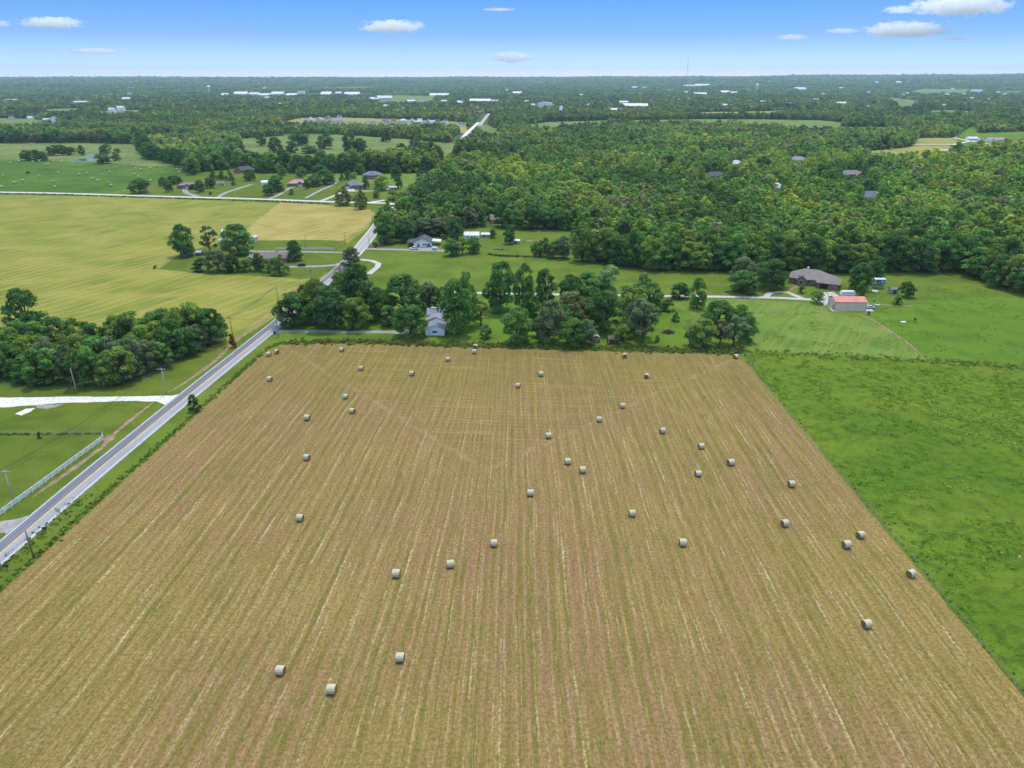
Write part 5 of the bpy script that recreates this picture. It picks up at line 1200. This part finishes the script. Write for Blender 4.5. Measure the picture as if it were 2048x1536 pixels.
def wires(a, b, label, sag=.9):
    R = thing("power_line", label, "power line", tuple(a[0]))
    for i in range(max(len(a), len(b))):
        s_, e = a[min(i, len(a) - 1)], b[min(i, len(b) - 1)]
        pts = [s_.lerp(e, t_ / 12) - Vector((0, 0, sag * 4 * (t_ / 12) * (1 - t_ / 12))) - a[0] for t_ in range(13)]
        w = MB(); w.tube(pts, .038, 4, cap=False); w.build("wire", M['black'], R)
POLES = {}
for key, args in {'brown': (68, 1116, 1062, "leaning brown pole without crossarm in the weeds at the bottom road edge", 0, 'wood', .19), 'fence': (30, 1009, 940, "grey pole with crossarm behind the white rail fence", 1, 'palewood', .16), 'cross': (333, 788, 736, "grey pole with crossarm where the white gravel drive meets the road", 2, 'palewood', .15),
                  'pale': (153, 783, 736, "bare pale pole in front of the roadside wood", 0, 'palewood', .17), 'shrub': (466, 676, 634, "pole with crossarm rising above the rust brown shrub", 1, 'wood', .14), 'road': (557, 605, 570, "thin pole on the field side of the road beside the grove", 0, 'wood', .13), 'drive': (557, 675, 636, "dark pole beside the blue bin at the homestead drive", 0, 'wood', .15),
                  'lawn': (697, 678, 641, "thin pole on the grass between homestead drive and hay field", 0, 'wood', .11), 'house': (856, 670, 648, "slim pole against the white farmhouse wall", 0, 'wood', .09), 'suv': (622, 548, 519, "thin pole below the drive with the dark car", 0, 'palewood', .11), 'gold1': (612, 496, 470, "pole at the golden stubble's lower edge by the solitary round tree", 0, 'wood', .13), 'gold2': (691, 487, 464, "pole at the golden stubble's lower edge nearest the road", 0, 'wood', .13),
                  'gable': (739, 498, 471, "pole at the mouth of the white gable house's drive", 0, 'wood', .14), 'bend': (744, 443, 422, "pole by the stubble corner under the road bend", 0, 'wood', .13), 'bend2': (758, 429, 413, "thin pole between stubble and gravel junction", 0, 'palewood', .12), 'tri': (791, 404, 383, "pole on the grass triangle at the crossroads", 0, 'palewood', .13), 'paddock': (941, 464, 447, "pole behind the long white shed", 0, 'wood', .12),
                  'barn': (1748, 604, 589, "dark pole between barn and white tank", 0, 'wood', .12), 'gate': (820, 381, 374, "short pale post by the road above the crossroads", 0, 'palewood', .15), 'brickpole': (1429, 563, 552, "small post in the pasture above the pale lane", 0, 'wood', .1)}.items():
    POLES[key] = pole(*args)
A = lambda k: POLES[k][1]
off = [Vector((-134, 60, 9.5)), Vector((-133.3, 60, 9.5)), Vector((-131.5, 60, 9.5))]
wires(off, A('fence'), "wires running out of frame from the pole behind the rail fence")
wires(A('fence'), A('cross'), "long wires from the rail fence pole to the gravel drive pole", 1.4)
wires(A('cross'), A('shrub'), "wires along the wood from the gravel drive pole to the shrub pole", 1.4)
wires(A('shrub'), A('road'), "wires from the shrub pole on towards the grove", 1.0)
wires(A('pale'), A('cross')[:1], "single sagging wire between the pale pole and crossarm pole", 1.8)
wires([Vector((-175, 232, 7.0))], A('pale'), "single wire leading away from the pale pole to the west", 1.2)
wires(A('shrub')[:1], A('drive'), "service wire crossing the road to the blue bin pole", .9)
wires(A('drive'), A('lawn'), "wire from the blue bin pole to the lawn pole", .7)
wires(A('lawn'), A('house'), "wire from the lawn pole to the farmhouse", .7)
wires(A('gold1'), A('gold2'), "wire along the golden stubble's lower edge", .8)
wires(A('gold2'), A('gable'), "wire crossing the road to the gable house pole", .7)
wires(A('bend'), A('tri'), "wire from the road bend to the crossroads triangle", 1.0)

def rail_fence(a, b, label, h=1.35, rails=4, spacing=2.45, name="rail_fence", mat='trim', pr=.085, rr=(.025, .085)):
    L = (b - a).length; n = max(2, int(round(L / spacing))); R = thing(name, label, "fence", (a.x, a.y, 0), math.atan2(b.y - a.y, b.x - a.x))
    n = min(n, 60); pm = MB(); pm.box(-pr, pr, -pr, pr, 0, h + .08); pm.box(-pr - .02, pr + .02, -pr - .02, pr + .02, h + .083, h + .13); me = pm.mesh("post", M[mat])
    for i in range(n + 1):
        o = link("post", me, R); o.location = (L * i / n, 0, 0)
    for k in range(rails):
        z = h * (k + 1) / rails - .06; q = MB(); q.box(0, L, pr + .003, pr + .003 + rr[0] * 2, z - rr[1], z + rr[1]); q.build("rail", M[mat], R)
    return R
fa, fb = at(-22, 1049), at(207, 881)
rail_fence(fa, fb, "white rail fence running along the road's grass bank", 1.45, 3, 2.45, "rail_fence", "trim", .11, (.045, .125))
b = at(207, 881); R = rail_fence(b, b + Vector((-1.2, 2.0, 0)), "short white return panel at the rail fence's far end", 1.45, 3, 2.3)
rail_fence(at(552, 499.5), at(668, 499), "white rail fence along the upper grey drive by the plum roofed house", 1.3, 3, 3.0)
def wire_fence(px, label, n, h=1.25, mat='palewood', strands=3):
    P = smooth_line(PX(*px), 3.0); R = thing("wire_fence", label, "fence", tuple(P[0]))
    L = [0]
    for p_, q_ in zip(P, P[1:]): L.append(L[-1] + (q_ - p_).length)
    def on(s_):
        for i in range(len(P) - 1):
            if s_ <= L[i + 1]: return P[i].lerp(P[i + 1], (s_ - L[i]) / (L[i + 1] - L[i]))
        return P[-1]
    pm = MB(); pm.tube([(0, 0, 0), (0, 0, h)], .06, 6); me = pm.mesh("post", M[mat])
    pts = [on(L[-1] * i / n) - P[0] for i in range(n + 1)]
    for q_ in pts: o = link("post", me, R); o.location = q_
    for k in range(strands):
        w = MB(); w.tube([q_ + Vector((0, 0, h * (k + .8) / strands)) for q_ in pts], .012, 3, cap=False); w.build("strand", M['steel'], R)
wire_fence([(470, 672), (505, 646), (548, 614), (585, 580), (622, 552)], "thin post and wire fence between yellow field and road bank", 34)
wire_fence([(622, 552), (640, 530)], "short wire fence below the dark car's drive", 6)
wire_fence([(675, 487), (712, 468), (736, 450), (752, 430)], "wire fence between golden stubble and the road", 30)
wire_fence([(0, 869), (80, 868.5), (207, 868)], "wire fence with weeds crossing the lawn to the rail fence", 24)
wire_fence([(1490, 706), (1530, 780), (1640, 905), (1720, 997), (1800, 1088), (1900, 1210), (2048, 1392)], "wire fence dividing hay field from lush pasture", 70)
wire_fence([(320, 539), (345, 520), (368, 506)], "wire fence at the corner of the plum roofed house's lawn", 10)

# ---------------------------------------------------------------- vehicles
def paint(name, col, rough=.35): return plain(name, col, rough, .04, 1, .6)
CARP = {'black': paint("dark_car_paint", (.02, .022, .03)), 'white': paint("white_car_paint", (.75, .76, .78)), 'silver': paint("silver_car_paint", (.5, .54, .6)), 'grey': paint("grey_car_paint", (.12, .13, .15))}
M['tyre'] = plain("tyre_rubber", (.02, .02, .02), .9, .2, 3)
def car(u, v, rz, col, label, kind='suv', cat="car", name="parked_car"):
    p = at(u, v); R = thing(name, label, cat, (p.x, p.y, .06), math.radians(rz))
    L, w = (2.45, .93)
    b = MB()
    if kind == 'suv': low = [(-L, .45), (-L + .1, .95), (-L + .25, 1.05), (1.0, 1.05), (L - .25, .98), (L, .75), (L - .05, .4), (L - .5, .33), (-L + .4, .33)]; cab = [(-L + .2, 1.04), (-L + .55, 1.68), (.35, 1.7), (1.15, 1.04)]
    elif kind == 'pickup': L = 2.8; low = [(-L, .5), (-L, 1.05), (1.2, 1.08), (L - .2, 1.02), (L, .8), (L - .05, .42), (L - .5, .36), (-L + .4, .38)]; cab = [(-.9, 1.07), (-.75, 1.78), (.55, 1.8), (1.3, 1.07)]
    else: low = [(-L, .4), (-L + .1, .85), (-L + .5, .95), (1.1, .95), (L - .2, .82), (L, .6), (L - .05, .35), (L - .5, .3), (-L + .4, .3)]; cab = [(-1.7, .94), (-1.0, 1.42), (.3, 1.45), (1.2, .94)]
    b.prism(low, -w, w, 'y'); b.prism([(x, z) for x, z in cab], -w + .12, w - .12, 'y'); body = b.mesh("body", CARP[col])
    bm = bmesh.new(); bm.from_mesh(body); bmesh.ops.bevel(bm, geom=[e for e in bm.edges if e.calc_length() > .3], offset=.05, segments=2, affect='EDGES'); bm.to_mesh(body); bm.free()
    link("body", body, R)
    cx = [c[0] for c in cab]; z0, z1 = cab[0][1], cab[1][1]
    for s_ in (-1, 1):
        g = MB(); y = s_ * (w - .115); g.prism([(cab[0][0] + .25, z0 + .06), (cab[1][0] + .1, z1 - .09), (cab[2][0] - .05, z1 - .09), (cab[3][0] - .22, z0 + .06)], y, y + s_ * .01, 'y'); g.build("side_window", M['glass'], R)
    for (xa, za), (xb, zb), s_ in ((cab[2], cab[3], 1), (cab[1], cab[0], -1)):
        g = MB(); d = .02 * s_; g.prism([(xa + (xb - xa) * .1 + d, za + (zb - za) * .1 + .012), (xa + (xb - xa) * .9 + d, za + (zb - za) * .9 + .012), (xa + (xb - xa) * .9, za + (zb - za) * .9), (xa + (xb - xa) * .1, za + (zb - za) * .1)], -w + .2, w - .2, 'y'); g.build("windscreen" if s_ > 0 else "rear_window", M['glass'], R)
    for x in (-L + .85, L - .85):
        for s_ in (-1, 1):
            k = MB(); k.tube([(x, s_ * (w - .2), .34), (x, s_ * (w + .02), .34)], .34, 16); wh = k.build("wheel", M['tyre'], R); k = MB(); k.tube([(x, s_ * (w + .021), .34), (x, s_ * (w + .035), .34)], .2, 12); k.build("rim", M['steel'], wh)
    for s_ in (-1, 1):
        k = MB(); k.box(L - .1, L + .012, s_ * .68 - .16, s_ * .68 + .16, .68 if kind != 'sedan' else .56, .82 if kind != 'sedan' else .68); k.build("headlight", M['trim'], R)
    if kind == 'pickup':
        k = MB(); k.box(-L + .12, -.95, -w + .12, w - .12, 1.085, 1.10); k.build("bed_liner", M['black'], R)
    return R
car(603, 532.5, 178, 'black', "black sport utility car on the drive east of the plum roofed house", 'suv')
car(828, 499, 184, 'white', "white pickup parked side-on before the white gable house", 'pickup')
car(835, 492.5, 70, 'white', "white car nose-in beneath the carport of the white gable house", 'suv')
car(867, 357, 78, 'grey', "dark car driving on the road beyond the crossroads", 'sedan', name="driving_car")
car(1738, 617, 175, 'silver', "silver blue car parked at the red roofed barn's end", 'sedan')
car(673, 363, 150, 'white', "white car with dark glass parked by trees on the far house lot", 'suv')
car(774, 376, 20, 'white', "white car partly behind the yellowish tree near the crossroads", 'suv')
car(957, 256, 80, 'white', "tiny white car on the far straight of the road", 'sedan', name="driving_car")
p = at(1694, 592.5); R = thing("travel_trailer", "long white travel trailer with a blue-grey band behind the barn", "trailer", (p.x, p.y, .05), .03)
b = MB(); b.prism([(-3.4, .6), (-3.5, 1.4), (-3.1, 2.7), (3.0, 2.75), (3.5, 1.8), (3.3, .6)], -1.1, 1.1, 'y'); b.build("body", CARP['white'], R)
b = MB(); b.box(-3.2, 3.2, -1.115, -1.102, 1.45, 2.05); b.build("window_band", CARP['silver'], R)
for x in (-.5, .5):
    k = MB(); k.tube([(x, -1.12, .35), (x, -.85, .35)], .35, 14); k.build("wheel", M['tyre'], R)
b = MB(); b.tube([(3.3, 0, .6), (4.4, 0, .55)], .06, 6); b.tube([(4.35, 0, 0), (4.35, 0, .6)], .05, 6); b.build("hitch", M['black'], R)
p = at(1749, 586.5); R = thing("propane_tank", "white capsule shaped tank on the grass near the teal raised cabin", "tank", (p.x, p.y, 0), -.6)
b = MB(); b.tube([(-1.5, 0, .95), (-1.4, 0, .95), (-1.15, 0, .95), (1.15, 0, .95), (1.4, 0, .95), (1.5, 0, .95)], [.12, .42, .6, .6, .42, .12], 18); b.build("tank", M['trim'], R, True)
for x in (-.8, .8):
    k = MB(); k.box(x - .1, x + .1, -.4, .4, 0, .5); k.build("cradle", M['concrete'], R)

# ---------------------------------------------------------------- small things
def mailbox(u, v, label, n=1, rz=0, col='black'):
    p = at(u, v); R = thing("mailbox", label, "mailbox", (p.x, p.y, .0), rz); b = MB(); b.box(-.06, .06, -.06, .06, 0, 1.0); b.build("post", M['wood'], R)
    for i in range(n):
        x = (i - (n - 1) / 2) * .62; k = MB(); k.prism([(-.19, 1.0), (.19, 1.0), (.19, 1.3), (.1, 1.42), (-.1, 1.42), (-.19, 1.3)], x - .28, x + .28, 'x'); o = k.build("box", M[col], R)
        f = MB(); f.box(x + .282, x + .3, -.15, .15, 1.04, 1.3); f.build("door", M['steel'], o)
mailbox(92, 1064, "pair of black mailboxes on a post at the road edge near a green tuft", 2)
mailbox(15, 1140, "pair of black mailboxes at the road's lowest visible edge", 2)
mailbox(388, 797, "dark mailbox on the road edge above the round bush", 1)
p = at(547, 668); R = thing("wheelie_bin", "blue bin standing by the road at the homestead drive", "bin", (p.x + .6, p.y, .05)); bl = plain("blue_plastic", (.02, .07, .28), .45)
b = MB(); b.add([(-.42, -.4, .1), (.42, -.4, .1), (.42, .4, .1), (-.42, .4, .1), (-.55, -.55, 1.15), (.55, -.55, 1.15), (.55, .55, 1.15), (-.55, .55, 1.15)], [(3, 2, 1, 0), (4, 5, 6, 7), (0, 1, 5, 4), (1, 2, 6, 5), (2, 3, 7, 6), (3, 0, 4, 7)]); b.build("tub", bl, R)
b = MB(); b.box(-.6, .6, -.62, .6, 1.153, 1.25); b.build("lid", bl, R)
for x in (-.4, .4):
    k = MB(); k.tube([(x - .05, .4, .14), (x + .05, .4, .14)], .14, 10); k.build("wheel", M['tyre'], R)
def pile(u, v, rx, ry, h, label, mats, n=60, name="brush_pile", cat="brush pile", L=(.8, 2.2)):
    p = at(u, v); R = thing(name, label, cat, (p.x, p.y, 0)); r = random.Random(n + int(u))
    for nm_, mt in mats:
        b = MB()
        for i in range(n):
            a, q = r.uniform(0, 6.28), math.sqrt(r.random()); x, y = rx * q * math.cos(a), ry * q * math.sin(a); z = h * (1 - q * q) * r.uniform(.2, 1)
            d = Vector((r.uniform(-1, 1), r.uniform(-1, 1), r.uniform(-.3, .45))).normalized() * r.uniform(*L) / 2; c = Vector((x, y, z + .12))
            c.z = max(c.z, abs(d.z) + .1); b.tube([c - d, c + d * .2 + Vector((0, 0, .08)), c + d], [.1, .09, .04], 5)
        b.build(nm_, mt, R)
pile(1337, 666, 2.9, 1.7, 1.5, "heap of reddish brown cut branches on the bright lawn", [("branches", plain("red_brown_branches", (.24, .11, .075), .95, .35, 2)), ("twigs", plain("dark_twigs", (.07, .06, .035), .95, .3, 2))])
pile(1000, 499, 3.6, 1.6, .9, "scattered pile of pale junk timber in the green paddock", [("planks", plain("pale_junk", (.42, .36, .3), .9, .4, 2)), ("scraps", plain("brown_junk", (.16, .11, .09), .9, .4, 2))], 40, "junk_pile", "junk pile")
pile(1060, 483, 2.2, 1.2, .8, "small pale junk heap at the paddock tree row's foot", [("planks", plain("light_junk", (.6, .55, .48), .9, .3, 2))], 22, "junk_pile", "junk pile")
pile(1937, 544, 3.5, 1.6, 1.2, "grey brush heap at the forest edge of the bright meadow", [("branches", plain("grey_branches", (.22, .19, .16), .95, .3, 2))], 46)
def small_box(u, v, w, d, h, mt, label, name, cat, legs=False, lid=None):
    p = at(u, v); R = thing(name, label, cat, (p.x, p.y, 0), rnd.uniform(-.4, .4)); z = .25 if legs else 0; b = MB(); b.box(-w / 2, w / 2, -d / 2, d / 2, z, h); b.build("body", mt, R)
    k = MB(); k.box(-w / 2 - .06, w / 2 + .06, -d / 2 - .06, d / 2 + .06, h + .003, h + .12); k.build("lid", lid or mt, R)
small_box(1806, 646, 1.9, 1.1, .5, M['trim'], "white low trough on the bright meadow", "feed_trough", "trough")
p = at(1829, 645); R = thing("deer_feeder", "dark green drum feeder on legs in the bright meadow", "feeder", (p.x, p.y, 0)); gm = plain("green_drum", (.03, .10, .07), .6)
b = MB(); b.tube([(0, 0, .9), (0, 0, 1.0), (0, 0, 1.9), (0, 0, 2.3)], [.15, .5, .5, .08], 14); b.build("drum", gm, R)
for k in range(3):
    a_ = k * 2.094; b = MB(); b.tube([(.9 * math.cos(a_), .9 * math.sin(a_), 0), (.45 * math.cos(a_), .45 * math.sin(a_), 1.2)], .05, 5); b.build("leg", gm, R)
small_box(1754, 611, 2.4, 1.5, .35, M['concrete'], "flat pale slab box on the grass beyond the barn's end", "well_cover", "well cover")
small_box(1582, 556, 2.0, .9, .8, M['black'], "dark grill bench on the grass west of the brick house", "garden_bench", "bench")
small_box(1453, 585, 1.6, 1.1, .9, plain("blue_grey_box", (.1, .14, .17), .7), "dark blue-grey box on the pasture by the pale lane", "storage_box", "box")
small_box(1668, 586.5, .7, .6, 1.1, M['trim'], "white bin at the brick house's garage corner", "wheelie_bin", "bin", lid=M['black'])
small_box(1747, 602, .8, .6, 1.2, M['steel'], "grey utility box at the foot of the dark pole", "utility_box", "utility box")
small_box(755, 497, .5, .5, .7, M['concrete'], "small pale marker box at the roadside by the dark shrub", "marker_box", "box")
small_box(755, 490, 3.0, 2.2, 1.3, plain("pale_blue_tank", (.4, .47, .5), .6), "pale blue-grey tank behind the roadside shrub", "water_tank", "tank")
small_box(870, 500, 3.4, 2.0, 1.4, plain("pale_teal_boat", (.35, .48, .52), .6), "pale blue covered trailer on the gable house's drive", "covered_trailer", "trailer")
b = MB(); p = at(594, 584); R = thing("dirt_heap", "orange-brown soil heap peeking above the grove beside the road", "soil heap", (p.x, p.y, 0)); b.tube([(0, 0, 0), (0, 0, .8), (.2, 0, 1.4), (.2, 0, 1.7)], [2.6, 1.9, .9, .1], 12); b.build("mound", plain("orange_soil", (.36, .17, .07), .95, .3, 1.2, bump=.1), R, True); b = MB(); b.tube([(1.6, 1, 0), (1.7, 1, .5), (1.7, 1, .8)], [1.5, .9, .1], 10); b.build("spill", M['dirt'], R)
car_p = at(964, 664); R = thing("wood_bench", "orange timber bench under the tree east of the farmhouse", "bench", (car_p.x, car_p.y, 0), .2); om = plain("orange_timber", (.42, .24, .11), .8)
b = MB(); b.box(-1.1, 1.1, -.4, .4, .7, .78); b.build("seat", om, R)
for x in (-.9, .9): k = MB(); k.box(x - .06, x + .06, -.35, .35, 0, .698); k.build("leg", om, R)

# ---------------------------------------------------------------- weeds and rough grass that nobody could count
def tufts(name, label_, pts, hs, ws, nq, cols, seed, leaf=.33):
    r = np.random.default_rng(seed); n = len(pts)
    X, Y = pts[:, 0], pts[:, 1]; h = r.uniform(*hs, n); w = r.uniform(*ws, n); c = np.array(cols)[r.integers(0, len(cols), n)] * r.uniform(.8, 1.25, (n, 1))
    d = r.normal(size=(n, nq, 3)); d /= np.linalg.norm(d, axis=2, keepdims=True); d[..., 2] = np.abs(d[..., 2])
    q = r.uniform(.35, 1, (n, nq, 1)) ** .5
    P = d * q * np.stack([w / 2, w / 2, h], -1)[:, None, :] * .85; P[..., 0] += X[:, None]; P[..., 1] += Y[:, None]; P[..., 2] += .05
    N = d + r.normal(size=d.shape) * .5; N /= np.linalg.norm(N, axis=2, keepdims=True)
    S = (np.minimum(w, h * 1.3)[:, None] * leaf * r.uniform(.7, 1.3, (n, nq)))
    C = c[:, None, :] * r.uniform(.75, 1.3, (n, nq, 1))
    me = quads_mesh(name, P.reshape(-1, 3), N.reshape(-1, 3), S.ravel(), C.reshape(-1, 3), M['leaf'], rng_=r)
    return setp(link(name, me), label_, None, None, 'stuff')
def band(line, n, wid, seed, step=2.0):
    r = np.random.default_rng(seed); P = np.array([(p.x, p.y) for p in smooth_line(line, step)]); i = r.integers(0, len(P) - 1, n); t_ = r.random((n, 1))
    q = P[i] * (1 - t_) + P[i + 1] * t_; d = P[i + 1] - P[i]; d /= np.linalg.norm(d, axis=1, keepdims=True) + 1e-9
    return q + np.stack([d[:, 1], -d[:, 0]], 1) * r.normal(0, wid, (n, 1))
WC = [(.12, .21, .035), (.16, .25, .04), (.10, .18, .03), (.2, .26, .05), (.24, .25, .07)]
tufts("hedge_weeds", "rough weeds along the hay field's upper edge", band([V2(-94, 275.5), V2(-60, 276.3), V2(-20, 273), V2(20, 270), V2(60, 267), V2(92, 265)], 1300, 1.7, 1), (.3, 1.25), (.9, 2.2), 14, WC + [(.26, .18, .09), (.22, .17, .07)], 1)
tufts("hedge_weeds", "bushy weeds between the road and hay field", band([V2(-112.4, 60), V2(-109.2, 120), V2(-103.6, 200), V2(-99, 262), V2(-95, 276)], 1100, .55, 2), (.15, .65), (.5, 1.3), 9, WC, 2)
tufts("roadside_weeds", "yellowish verge weeds at the bottom of the road", np.stack([npr.uniform(-118, -109.5, 900), npr.uniform(85, 165, 900)], 1) if False else band([V2(-117.5, 85), V2(-113.6, 130), V2(-111, 160)], 380, 1.2, 3), (.15, .55), (.6, 1.4), 10, WC + [(.22, .21, .05)], 3)
tufts("fence_weeds", "weeds along the pasture fence line", band([V2(90.9, 60), V2(90.9, 160), V2(91, 255)], 160, .3, 4), (.12, .5), (.4, 1.0), 10, [(.14, .24, .05), (.17, .26, .06), (.27, .27, .13)], 4)
tufts("fence_weeds", "dark weeds along the lawn's wire fence", band(PX((-20, 869), (80, 868.5), (205, 868)), 130, .3, 5), (.15, .5), (.5, 1.1), 10, [(.07, .13, .03), (.10, .16, .04)], 5)
tufts("pasture_line_weeds", "brush along the line where meadow meets pasture", band(PX((1495, 705), (1600, 708), (1700, 713), (1860, 723), (2060, 737)), 420, 2.0, 6), (.15, .6), (1.0, 2.4), 14, WC, 6)
tufts("ditch_weeds", "dark weeds along the gravel road", band(PX((-20, 387), (130, 390), (300, 396), (512, 402), (660, 408)), 500, .8, 7), (.5, 1.3), (1.2, 2.6), 8, [(.07, .12, .03), (.1, .16, .04)], 7)
tufts("paddock_weeds", "dark weed line along the paddock ditch", band(PX((975, 509), (1000, 512), (1060, 514)), 160, .6, 8), (.5, 1.2), (1.0, 2.2), 10, [(.09, .13, .04), (.15, .15, .06)], 8)
tufts("ditch_weeds", "scrub along the road bank beyond the crossroads", band(PX((818, 382), (835, 370), (850, 360), (866, 350)), 160, 1.0, 9), (.8, 2.6), (1.2, 3.0), 12, [(.06, .09, .025), (.16, .10, .05), (.09, .1, .03)], 9)
tufts("garden_plants", "rows of bright garden plants past the crossroads", band(PX((885, 364), (930, 366), (985, 370)), 260, 4.5, 10), (.6, 1.8), (1.5, 3.5), 12, [(.07, .16, .03), (.05, .12, .025), (.09, .2, .03)], 10)
# clumpy growth of the lush pasture
r_ = np.random.default_rng(21); X = r_.uniform(92, 330, 60000); Y = r_.uniform(60, 262, 60000)
keep = (X < 92 + (Y - 55) * 1.0 + 30) & (vnoise(X, Y, 9, 31) * .5 + vnoise(X, Y, 3.0, 32) * .5 > .52) & (Y < 262 - (X - 91) * .065)
lush = np.stack([X[keep], Y[keep]], 1)[:16000]
tufts("pasture_weeds", "clumps of taller growth in the lush green pasture", lush, (.1, .38), (.8, 2.2), 10, [(.12, .24, .028), (.16, .29, .036), (.21, .34, .042), (.10, .21, .028), (.26, .38, .055)], 22, .36)
r_ = np.random.default_rng(23); X = r_.uniform(60, 260, 9000); Y = r_.uniform(262, 360, 9000)
keep = (X > 92 + (Y - 262) * .1) & (vnoise(X, Y, 7, 33) * .6 + vnoise(X, Y, 2.6, 34) * .5 > .66)
tufts("pasture_weeds", "low tufts in the bright upper meadow", np.stack([X[keep], Y[keep]], 1)[:1800], (.15, .4), (.7, 1.7), 9, [(.15, .29, .04), (.18, .33, .05), (.23, .37, .05)], 24, .36)
tufts("tall_grass_weeds", "pale yellow-green streaks of tall grass in the lush pasture", np.concatenate([band(PX((1850, 826), (1930, 832), (2000, 850), (2070, 880)), 900, 1.3, 25), band(PX((1850, 850), (1960, 872), (2070, 905)), 700, 1.1, 26), band(PX((1880, 968), (1920, 966), (1950, 985)), 300, 1.2, 27)]), (.15, .5), (.7, 1.8), 9, [(.30, .42, .07), (.36, .46, .09), (.26, .38, .06)], 28, .36)
# loose straw left along the windrows
r_ = np.random.default_rng(41); n = 14000; X = r_.uniform(-106, 89.5, n); Y = 62 + 210 * r_.random(n) ** 1.7
side = np.minimum(X + 116.2 - .068 * Y, 90 - X); top_ = 268.5 - .086 * X - Y; D = np.minimum(side, top_)
f_ = np.abs((D + 1.2 * (vnoise(X, Y, 6, 44) - .5)) / 7.2 % 1 - .5)
al = np.where(side < top_, Y, X); brk = vnoise(np.floor(D / 7.2) * 13.7, al, 16, 45)
keep = ((f_ < .085) & (brk > .45) & (D > .5)) | (r_.random(n) < .03) & (D > .5)
X, Y = X[keep], Y[keep]; n = len(X)
N = r_.normal(size=(n, 3)) * .4; N[:, 2] += 1; N /= np.linalg.norm(N, axis=1, keepdims=True)
P = np.stack([X, Y, np.full(n, .10) + r_.uniform(0, .08, n)], 1)
straw_c = np.array([(.58, .45, .25), (.66, .54, .32), (.50, .38, .20), (.62, .5, .3)])[r_.integers(0, 4, n)] * r_.uniform(.8, 1.1, (n, 1))
me = quads_mesh("straw_litter", P, N, r_.uniform(.09, .26, n), straw_c, M['leaf'], .7, r_)
setp(link("straw_litter", me), "loose pale straw left along the hay field's windrows", None, None, 'stuff')

# ---------------------------------------------------------------- clouds
def cloud_material():
    t = NT("cloud_vapour"); oc = t.n.new("ShaderNodeTexCoord").outputs['Object']; q = t.xyz(oc)
    oi = t.n.new("ShaderNodeObjectInfo").outputs['Random']
    sx = t.math('MULTIPLY', q[0], 2.6); seed = t.math('MULTIPLY', oi, 37.0)
    n = t.noise(t.vec(t.math('MULTIPLY', t.math('ADD', sx, seed), 1.5), t.math('MULTIPLY', q[1], 2.0), t.math('MULTIPLY', q[2], 1.7)), 1.0, 6, .68)
    z = t.math('ADD', q[2], t.rng(q[2], -.1, -1.0, 0, .25))
    rr = t.math('SQRT', t.math('ADD', t.math('ADD', t.math('MULTIPLY', q[0], q[0]), t.math('MULTIPLY', q[1], q[1])), t.math('MULTIPLY', z, z)))
    d = t.math('SUBTRACT', t.math('SUBTRACT', t.math('MULTIPLY', n, 3.4), .75), t.math('ADD', rr, t.rng(q[2], -.3, -.9, 0, .4)))
    den = t.math('MULTIPLY', t.rng(d, .0, .3), .012)
    v = t.n.new("ShaderNodeVolumePrincipled"); v.inputs['Color'].default_value = (1, 1, 1, 1); v.inputs['Anisotropy'].default_value = .0
    oc_ = t.n.new("ShaderNodeObjectInfo").outputs['Alpha'] if 'Alpha' in [o.name for o in t.n[-2].outputs] else None
    t.l.new(den, v.inputs['Density']); t.l.new(v.outputs[0], t.out.inputs['Volume'])
    return t.mat
M['cloud'] = cloud_material()
cb = MB(); cb.box(-1, 1, -1, 1, -1, 1); cloud_me = cb.mesh("cloud", M['cloud'])
def cloud(u, v, w, h, label):
    y, x = (768 - v) / F, (u - 1024) / F; d = Vector((x, CP + y * SP, -SP + y * CP)); t_ = 9000 / d.y; p = Vector((0, 0, CAMH)) + d * t_
    k = t_ / F; o = link("cloud", cloud_me); o.location = p; o.scale = (w * k / 2 * 1.02, w * k / 2 * .6, h * k / 2 * .85)
    setp(o, label, "cloud", "small white clouds")
for a in [(105, 46, 120, 26, "flat white cloud near the upper left corner"), (2, 48, 40, 16, "cloud fragment cut by the left picture edge"), (785, 54, 125, 30, "white puffy cloud left of the middle of the sky"), (1024, 115, 95, 26, "white cloud lowest in the middle of the sky"), (1815, 60, 160, 38, "broad white cloud below the brightest one"), (1802, 20, 66, 20, "small white puff beside the topmost bright cloud"), (1920, 13, 180, 48, "brightest white cloud touching the top edge"), (1585, 75, 58, 15, "thin small cloud west of the broad one"), (1686, 62, 66, 12, "thin wisp between the small cloud and the broad one"),
          (998, 19, 66, 7, "faint wisp at the top of the sky's middle"), (190, 103, 110, 14, "long faint grey wisp low in the western sky"), (1915, 76, 60, 10, "faint streak under the brightest cloud")]: cloud(*a)

# ---------------------------------------------------------------- haze
t = NT("haze_air"); v = t.n.new("ShaderNodeVolumePrincipled")
v.inputs['Color'].default_value = (.62, .85, 1.0, 1); v.inputs['Density'].default_value = HAZE; v.inputs['Anisotropy'].default_value = .2
t.l.new(v.outputs[0], t.out.inputs['Volume'])
hb = MB(); hb.box(-18500, 18500, -18500, 18500, -2, 345); hz = hb.build("haze", t.mat)
setp(hz, "thin blue summer haze over the land", None, None, 'stuff')
